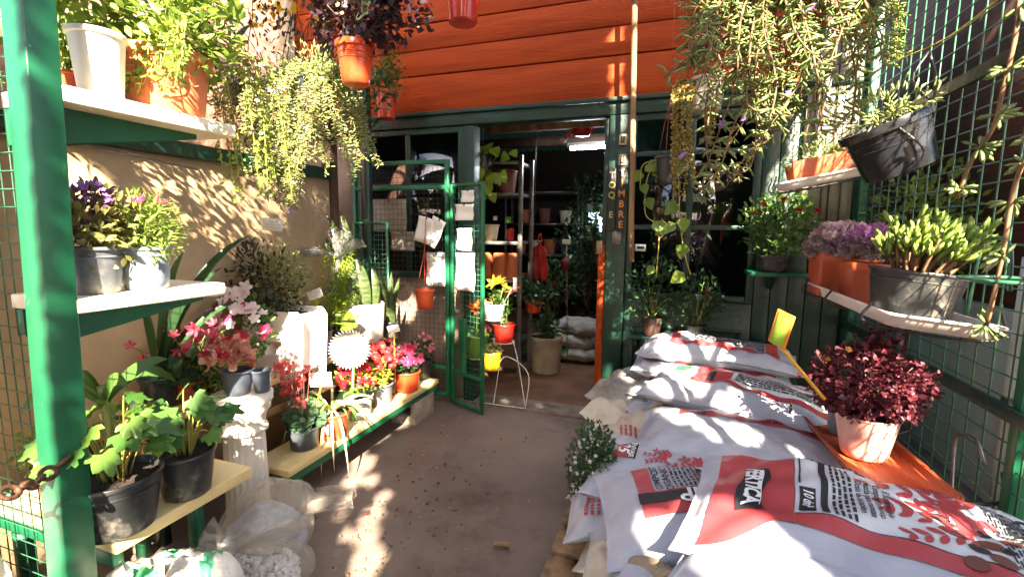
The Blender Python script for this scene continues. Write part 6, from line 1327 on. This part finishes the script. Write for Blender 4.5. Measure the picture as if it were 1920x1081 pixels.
# large trailing succulent
p=at(1440,-60,'y',2.2); t=thing('trailing_succulent','huge grey green trailing succulent with long branching stems before the window','hanging plant',p,group='hanging plants'); pot(t,.17,.13,.2,mat('pale_hanging','','')); hooks(t,p[2],.17,.2,n=3,knot=.25)
r=R(180); P=[]
base=[[(1440,-70),(1400,0),(1390,90),(1350,180),(1325,270),(1330,345)],[(1440,-70),(1370,-10),(1350,80),(1320,150),(1290,210)],[(1450,-70),(1480,20),(1470,130),(1430,220),(1395,290),(1370,335)],[(1450,-70),(1520,0),(1510,120),(1480,200),(1425,255)],[(1450,-70),(1550,-10),(1545,90),(1530,180),(1505,250)],[(1440,-70),(1420,30),(1430,120),(1390,230),(1340,320),(1310,375)],[(1440,-70),(1320,0),(1300,60),(1310,120)],[(1450,-70),(1440,40),(1450,150),(1440,235)],[(1450,-70),(1500,40),(1490,110),(1460,170),(1410,200)],[(1450,-70),(1580,10),(1600,80),(1590,160),(1575,230)],[(1440,-70),(1390,40),(1370,110),(1380,160)],[(1450,-70),(1470,0),(1500,60),(1530,100)],[(1440,-70),(1340,10),(1330,70),(1350,130)],[(1445,-70),(1410,10),(1405,60),(1420,110)],[(1450,-70),(1540,20),(1570,60),(1620,90)],[(1450,-70),(1590,-20),(1650,40),(1660,110)],[(1445,-70),(1430,50),(1400,130),(1420,190),(1470,240)],[(1450,-70),(1500,30),(1540,140),(1550,210)],[(1440,-70),(1380,20),(1300,100),(1275,150)]]
for b in base:
    for k in range(2):
        dY=r.uniform(-.22,.12); P.append([at(x+r.normal(0,13*(i>0)),y+r.normal(0,11*(i>0)),'y',2.2+dY*min(1,i/2))-p for i,(x,y) in enumerate(b)])
strands(t,P,G_SUCC,STEMB,t_succ(.15,.15),.062,.052,seed=181,tuft=6,along=.5,spread=.8,sr=.0045)
P2=[]
for b in base[::2]:
    P2.append([at(x+r.normal(0,22*(i>0)),y+r.normal(0,18*(i>0)),'y',2.2+r.uniform(-.2,.15)*min(1,i/2))-p for i,(x,y) in enumerate(b)])
strands(t,P2,leafmat('leaf_dry','#8d7a4e','#6f6b45',rough=.6,trans=.2),STEMB,t_succ(.2,.2),.036,.05,seed=188,tuft=3,along=.6,spread=.8,sr=.0035,name='dry_foliage')
P3=[[q_*[1,1,1]+r.normal(0,.05,3)*(k_>0) for k_,q_ in enumerate(pp)][:4] for pp in P[::3]]
strands(t,P3,leafmat('leaf_young','#9fae5e','#7f9448',rough=.4,trans=.25),STEMB,t_succ(.13,.1),.045,.04,seed=189,tuft=6,along=.7,spread=.7,sr=.003,name='young_foliage')
bush(t,(0,0,.22),(.26,.2,.14),320,.055,t_succ(.17,.1),G_SUCC,182,clumps=24)
blooms(t,np.array([at(x,y,'y',2.1)-p for x,y in ((1250,145),(1395,225),(1425,150),(1355,232),(1280,292),(1522,15),(1480,175))]),.016,FL8,F_VIO,22)
p=at(1600,-40,'y',2.6); t=thing('trailing_succulent','fine leaved climber threading the top of the mesh fence','hanging plant',(XF-.06,2.55,2.9),group='hanging plants'); pot(t,.09,.07,.13,BLACKP); mb=MB(); mb.tube([(.09,0,.12),(.09,0,.2)],.004); mb.build('hanger',WIRED,t)
o=np.array([XF-.06,2.55,2.9]); P=[]; r=R(184)
for k in range(11): x=r.uniform(1570,1700); P.append([np.array([0,0,.12])]+[at(x+r.normal(0,10),y,'x',XF-.06+r.normal(0,.03))-o for y in (-40,40,110+r.uniform(-20,40))])
strands(t,P,G_LIME,STEMB,t_succ(.2,.1),.04,.02,seed=185,tuft=3)
t=thing('trailing_succulent','bare woody stem with sparse tufts of grey green leaves on the fence','hanging plant',(XF-.06,1.35,2.4),group='hanging plants'); o=np.array([XF-.06,1.35,2.4]); X0=.90
P=[[at(x,y,'x',X0)-o for x,y in ((1915,-60),(1905,60),(1880,170),(1862,240),(1822,300),(1795,372))],[at(x,y,'x',X0)-o for x,y in ((1975,220),(1930,280),(1900,360),(1880,480),(1850,610))]]
r=R(187); mb=MB(); sb=MB()
for pts in P:
    q_=smooth_path(pts,26); sb.tube(q_,.006,7)
    for k in range(3,len(q_),5):
        n=13; d=r.normal(size=(n,3))*[.9,.7,.9]+[r.choice([-.6,.6]),0,-.3]; mb.scatter(t_succ(.24,.15),np.repeat(q_[k][None],n,0),d,r.normal(size=(n,3)),.06*r.uniform(.6,1.1,n))
mb.build('foliage',G_SUCC,t,smooth=True); sb.build('stems',STEMB,t)
t=thing('cord','thin yellow cord slung across the top of the mesh fence','cord',at(1690,118,'x',XF-.04)); o=at(1690,118,'x',XF-.04); mb=MB(); mb.tube(smooth_path([at(x,y,'x',XF-.035)-o for x,y in ((1660,122),(1760,80),(1840,25),(1900,-30))],24),.0035,5); mb.build('cord_line',mat('yellow_cord','#cdb04a','#b89a36',rough=.7),t)
p=np.array([1.30,3.35,0]); t=thing('shrub','yellow green shrub growing behind the mesh fence','shrub',p); MB().tube([(0,0,0),(.02,0,.8),(0,0,1.3)],[.02,.016,.01],7).build('trunk',DWOOD,t); bush(t,(0,0,1.45),(.22,.35,.35),900,.05,OVAL,G_LIME,190,clumps=30,stem=STEMB,root=(0,0,1.1))
# ------------------------------------------------------------------ daylight
AZ=math.radians(25); EL=math.radians(36)      # sun behind the camera, a little to its right
SUN=np.array([math.sin(AZ)*math.cos(EL),-math.cos(AZ)*math.cos(EL),math.sin(EL)])
ld=bpy.data.lights.new('sun','SUN'); ld.energy=5; ld.angle=math.radians(.5); ld.color=(1,.86,.68)
sl=bpy.data.objects.new('sun',ld); COL.objects.link(sl); sl.location=(3,-8,9)
sl.rotation_euler=Vector([float(-x) for x in SUN]).to_track_quat('-Z','Y').to_euler()
wd=bpy.data.worlds.new('World'); SC.world=wd; wd.use_nodes=True; nt=wd.node_tree
sk=nt.nodes.new('ShaderNodeTexSky'); sk.sky_type='NISHITA'; sk.sun_disc=False; sk.dust_density=4; sk.ozone_density=.3; sk.air_density=.8; sk.sun_elevation=EL; sk.sun_rotation=math.atan2(SUN[0],SUN[1])
nt.links.new(sk.outputs[0],nt.nodes['Background'].inputs[0]); nt.nodes['Background'].inputs[1].default_value=.085

# added unseen tree behind the camera; its crown lets the sun through only in places
E1=unit(np.cross([0,0,1.],SUN)); E2=np.cross(SUN,E1)
def ab(P): P=np.asarray(P,float); return P@E1,P@E2
GAPS=[]  # openings in the added leaf screen, aimed to shape the sun patches
def gap(p,r): GAPS.append((*ab(p),r))
def gpx(x,y,ax,v,r): gap(at(x,y,ax,v),r)
for z in np.arange(.0,2.6,.06):
    if abs(z-1.80)>.07 and abs(z-.86)>.06: gap((-1.575,.71,z),.062)
for x,y,r in ((160,130,.12),(230,140,.13),(300,130,.14),(360,150,.13),(410,170,.12),(270,60,.16),(340,60,.14),(200,60,.12),(150,200,.1),(220,210,.1),(300,230,.1),(380,240,.1),(430,250,.08)): gpx(x,y,'x',-1.6,r)
for x,y,r in ((195,500,.05),(210,470,.06),(275,500,.07),(280,430,.08),(220,420,.07),(330,540,.07),(390,540,.07),(250,550,.08),(300,400,.06),(180,400,.05),(190,560,.05),(300,585,.04),(240,590,.05)): gpx(x,y,'x',-1.56,r)
for x,y in ((310,330),(345,330),(330,355),(370,355),(400,345),(370,325),(420,430),(400,400),(440,425),(150,345),(150,325)): gpx(x,y,'x',-2.36,.035)
for x,y,r in ((460,480,.09),(440,540,.12),(520,540,.12),(560,560,.13),(590,500,.12),(610,560,.1),(540,600,.17),(520,640,.13),(570,640,.14),(660,600,.08),(690,560,.07),(500,430,.08),(620,470,.08),(650,480,.07),(600,420,.08)): gpx(x,y,'x',-2.08,r)
for x,y,r in ((655,655,.14),(690,690,.10),(650,700,.06),(720,680,.07),(740,660,.07),(700,765,.08),(740,740,.06),(680,745,.06),(770,690,.05)): gpx(x,y,'x',-1.78,r)
for x,y,r in ((410,640,.08),(440,660,.07),(460,690,.05)): gpx(x,y,'x',-1.73,r)
for x,y,r in ((215,890,.06),(190,930,.06),(210,970,.06),(230,850,.06),(180,800,.08),(200,760,.08),(260,780,.06),(350,710,.07),(330,760,.05),(400,720,.05)): gpx(x,y,'x',-1.52,r)
for x,y,r in ((560,200,.14),(600,160,.16),(540,280,.12),(520,330,.10),(640,230,.12),(690,280,.1),(560,350,.1),(660,120,.09),(480,250,.1),(460,180,.1),(480,310,.1),(590,250,.1)): gpx(x,y,'y',2.15,r)
# left wall and the plants along it stand in broad sun
for x,y,r in ((450,450,.12),(480,560,.14),(430,600,.12),(520,480,.14),(560,640,.18),(640,600,.16),(700,600,.14),(740,640,.12),(620,690,.12),(580,560,.16),(660,520,.14),(460,650,.12),(380,600,.1),(340,590,.08)): gpx(x,y,'x',-2.05,r)
for x,y,r in ((300,335,.05),(350,335,.06),(390,345,.05),(330,362,.05),(370,370,.05),(410,330,.04),(350,310,.03),(150,345,.05),(160,320,.04),(430,420,.09),(470,400,.08),(400,430,.07),(360,420,.05),(500,440,.08)): gpx(x,y,'x',-2.36,r)
for x,y,r in ((600,740,.08),(640,760,.07),(700,740,.09),(760,690,.08),(800,715,.05),(740,770,.06),(690,790,.06)): gpx(x,y,'x',-1.72,r)
gpx(513,425,'y',2.1,.08)
for x,y,r in ((1300,1000,.07),(1350,970,.06),(1420,1040,.08)): gpx(x,y,'z',.62,r)
# path
for x,y,r in ((700,790,.06),(680,810,.07),(665,840,.08),(680,870,.07),(720,930,.035),(700,960,.05),(690,1000,.06),(690,1050,.07),(660,900,.05),(640,960,.035),(650,1000,.03),(720,790,.04),(695,900,.04)): gpx(x,y,'z',0,r)
# gate, doorway
for x,y,r in ((845,330,.06),(845,400,.07),(870,400,.07),(870,450,.09),(870,510,.10),(820,430,.08),(845,500,.06),(725,420,.05),(690,450,.09),(690,500,.07),(820,490,.06),(800,520,.04),(845,600,.04),(890,600,.05),(690,560,.05),(720,600,.06),(640,380,.05),(740,470,.05)): gpx(x,y,'y',3.26,r)
for x,y,r in ((930,540,.11),(905,560,.10),(930,600,.07),(945,620,.06),(922,680,.06),(945,580,.07),(950,740,.02)): gpx(x,y,'y',3.38,r)
for x,y,r in ((1137,490,.05),(1137,530,.05),(1137,560,.05)): gpx(x,y,'y',3.47,r)
for x,y,r in ((930,455,.05),(975,455,.05),(980,470,.04)): gpx(x,y,'y',4.3,r)
for y in range(-40,480,24):
    if y%5!=1: gpx(1188,y,'y',3.2,.045)
for x,y,r in ((930,455,.1),(975,455,.09),(985,470,.06)): gpx(x,y,'y',4.2,r)
# right side
for x,y,r in ((1540,100,.09),(1540,180,.09),(1540,20,.09),(1640,60,.1),(1640,140,.08)): gpx(x,y,'y',3.4,r)
for x,y,r in ((1440,100,.09),(1500,140,.10),(1450,200,.08),(1400,270,.07),(1530,60,.10),(1470,50,.08),(1540,210,.08),(1320,40,.05),(1600,60,.1),(1560,140,.08)): gpx(x,y,'y',2.15,r)
for x,y,r in ((1275,200,.08),(1275,260,.08),(1280,320,.07),(1285,370,.06),(1245,480,.04)): gpx(x,y,'y',3.0,r)
for x,y,r in ((1440,420,.09),(1430,460,.06),(1470,400,.05)): gpx(x,y,'y',3.2,r)
for x,y,r in ((1660,280,.07),(1700,240,.09),(1730,280,.06),(1690,310,.07),(1600,220,.03)): gpx(x,y,'y',2.1,r)
for x,y,r in ((1540,310,.06),(1520,330,.04)): gpx(x,y,'x',.76,r)
for x,y,r in ((1600,410,.08),(1560,400,.05),(1700,430,.10),(1760,420,.10),(1790,400,.08),(1640,400,.06),(1600,390,.04),(1740,520,.07),(1770,540,.06),(1690,540,.06),(1650,420,.06),(1790,500,.05)): gpx(x,y,'y',2.1,r)
for x,y,r in ((1700,610,.08),(1760,620,.09),(1830,625,.08),(1620,590,.03),(1800,600,.05)): gpx(x,y,'y',1.98,r)
for x,y,r in ((1630,800,.055),(1640,840,.05),(1640,770,.05),(1610,680,.11),(1660,690,.11),(1560,700,.08),(1540,660,.05),(1680,650,.08),(1700,720,.06),(1700,850,.05),(1720,890,.05),(1460,610,.06),(1500,680,.05)): gpx(x,y,'y',2.05,r)
for x,y,r in ((1215,632,.05),(1205,672,.04)): gpx(x,y,'z',.66,r)
for x,y,r in ((1400,700,.05),(1450,715,.045),(1500,735,.05),(1360,700,.03),(1530,760,.05),(1290,765,.05),(1340,740,.035),(1325,770,.03)): gpx(x,y,'z',.60,r)
for x,y,r in ((1340,810,.07),(1380,815,.06),(1310,800,.04),(1440,800,.028),(1480,805,.022)): gpx(x,y,'z',.51,r)
for x,y,r in ((1520,860,.06),(1555,870,.05),(1500,850,.04)): gpx(x,y,'z',.50,r)
for x,y,r in ((1360,1000,.07),(1330,1040,.07),(1400,1050,.08),(1300,1020,.05),(1380,980,.05)): gpx(x,y,'z',.64,r)
for x,y,r in ((1860,1000,.04),(1830,960,.035),(1700,960,.02),(1760,985,.025)): gpx(x,y,'z',.66,r)
gpx(1155,685,'z',.45,.05)
for y in np.arange(.5,3.4,.22): gap((XF,y,2.35+.1*math.sin(y*7)),.12)
gap((-4.3,3.0,2.9),.4); gap((-4.3,2.6,2.4),.25); gap((-2.0,.62,.45),.25); gap((-2.05,.6,.2),.2); gap((-1.42,.9,.36),.07); gap((-1.5,.85,.46),.05); gap((-1.38,.98,.3),.06); gap((-1.36,1.0,.2),.05)
SHADE=[(*ab((-1.497,.755,z)),.028) for z in np.arange(.0,2.5,.035)]
GA=np.array(GAPS)
tree=thing('sun_blocker','broad leafy street tree behind the viewer shading the shop entrance','tree',(2.4,-3.6,0))
rng=np.random.default_rng(99)
def shade_screen(n,size,pad,seed,tlo,thi,near=9.):
    r=np.random.default_rng(seed); a=r.uniform(-5.2,2.9,n); b=r.uniform(-1.4,5.6,n)
    d=np.full(n,9.)
    for (ga,gb,gr) in GA: d=np.minimum(d,np.hypot(a-ga,b-gb)-gr)
    for (ga,gb,gr) in SHADE: d=np.maximum(d,gr-np.hypot(a-ga,b-gb))
    k=(d>pad)&(d<near); a=a[k]; b=b[k]; m=len(a); t=r.uniform(tlo,thi,m)
    P=a[:,None]*E1+b[:,None]*E2+t[:,None]*SUN
    Nn=SUN+r.normal(0,.3,(m,3)); D=r.normal(size=(m,3)); D-=Nn*np.sum(D*Nn,1)[:,None]/np.sum(Nn*Nn,1)[:,None]
    L=size*r.uniform(.7,1.2,m); D=unit(D); return P-D*L[:,None]*.5,D,Nn,L
mb=MB()
for (n,size,pad,seed,near) in ((30000,.24,.09,1,9),(90000,.11,.04,2,.16),(300000,.055,.008,3,.075)): mb.scatter(t_diamond(.66,.02),*shade_screen(n,size,pad,seed,3.5,4.3,near))
crn=mb.build('shade_screen',mat('leaf_sun_blocker','#5a6a3a','#3f4d2a',rough=.6,island=True),tree,loc=(-2.4,3.6,0))
mb=MB(); mb.tube(smooth_path([(0,0,0),(.05,.1,1.2),(-.1,.3,2.3),(-.4,.3,4.4)],20),np.linspace(.2,.09,20),12)
for k in range(16): e=np.array([rng.uniform(-4.5,1.5),rng.uniform(-.4,.6),rng.uniform(2.4,5)]); mb.tube(smooth_path([(-.1,.3,2.2),(e[0]*.4,e[1]*.3+.2,2.9),e],14),np.linspace(.05,.012,14),7)
mb.build('trunk',DWOOD,tree,smooth=True)  # stem and limbs dressing the added sun screen

SC.view_settings.view_transform='Standard'; SC.view_settings.look='None'; SC.view_settings.exposure=3.3; SC.view_settings.gamma=1
SC.cycles.max_bounces=8; SC.cycles.transparent_max_bounces=16; SC.cycles.diffuse_bounces=4
SC.cycles.use_denoising=True; SC.cycles.caustics_reflective=False; SC.cycles.caustics_refractive=False
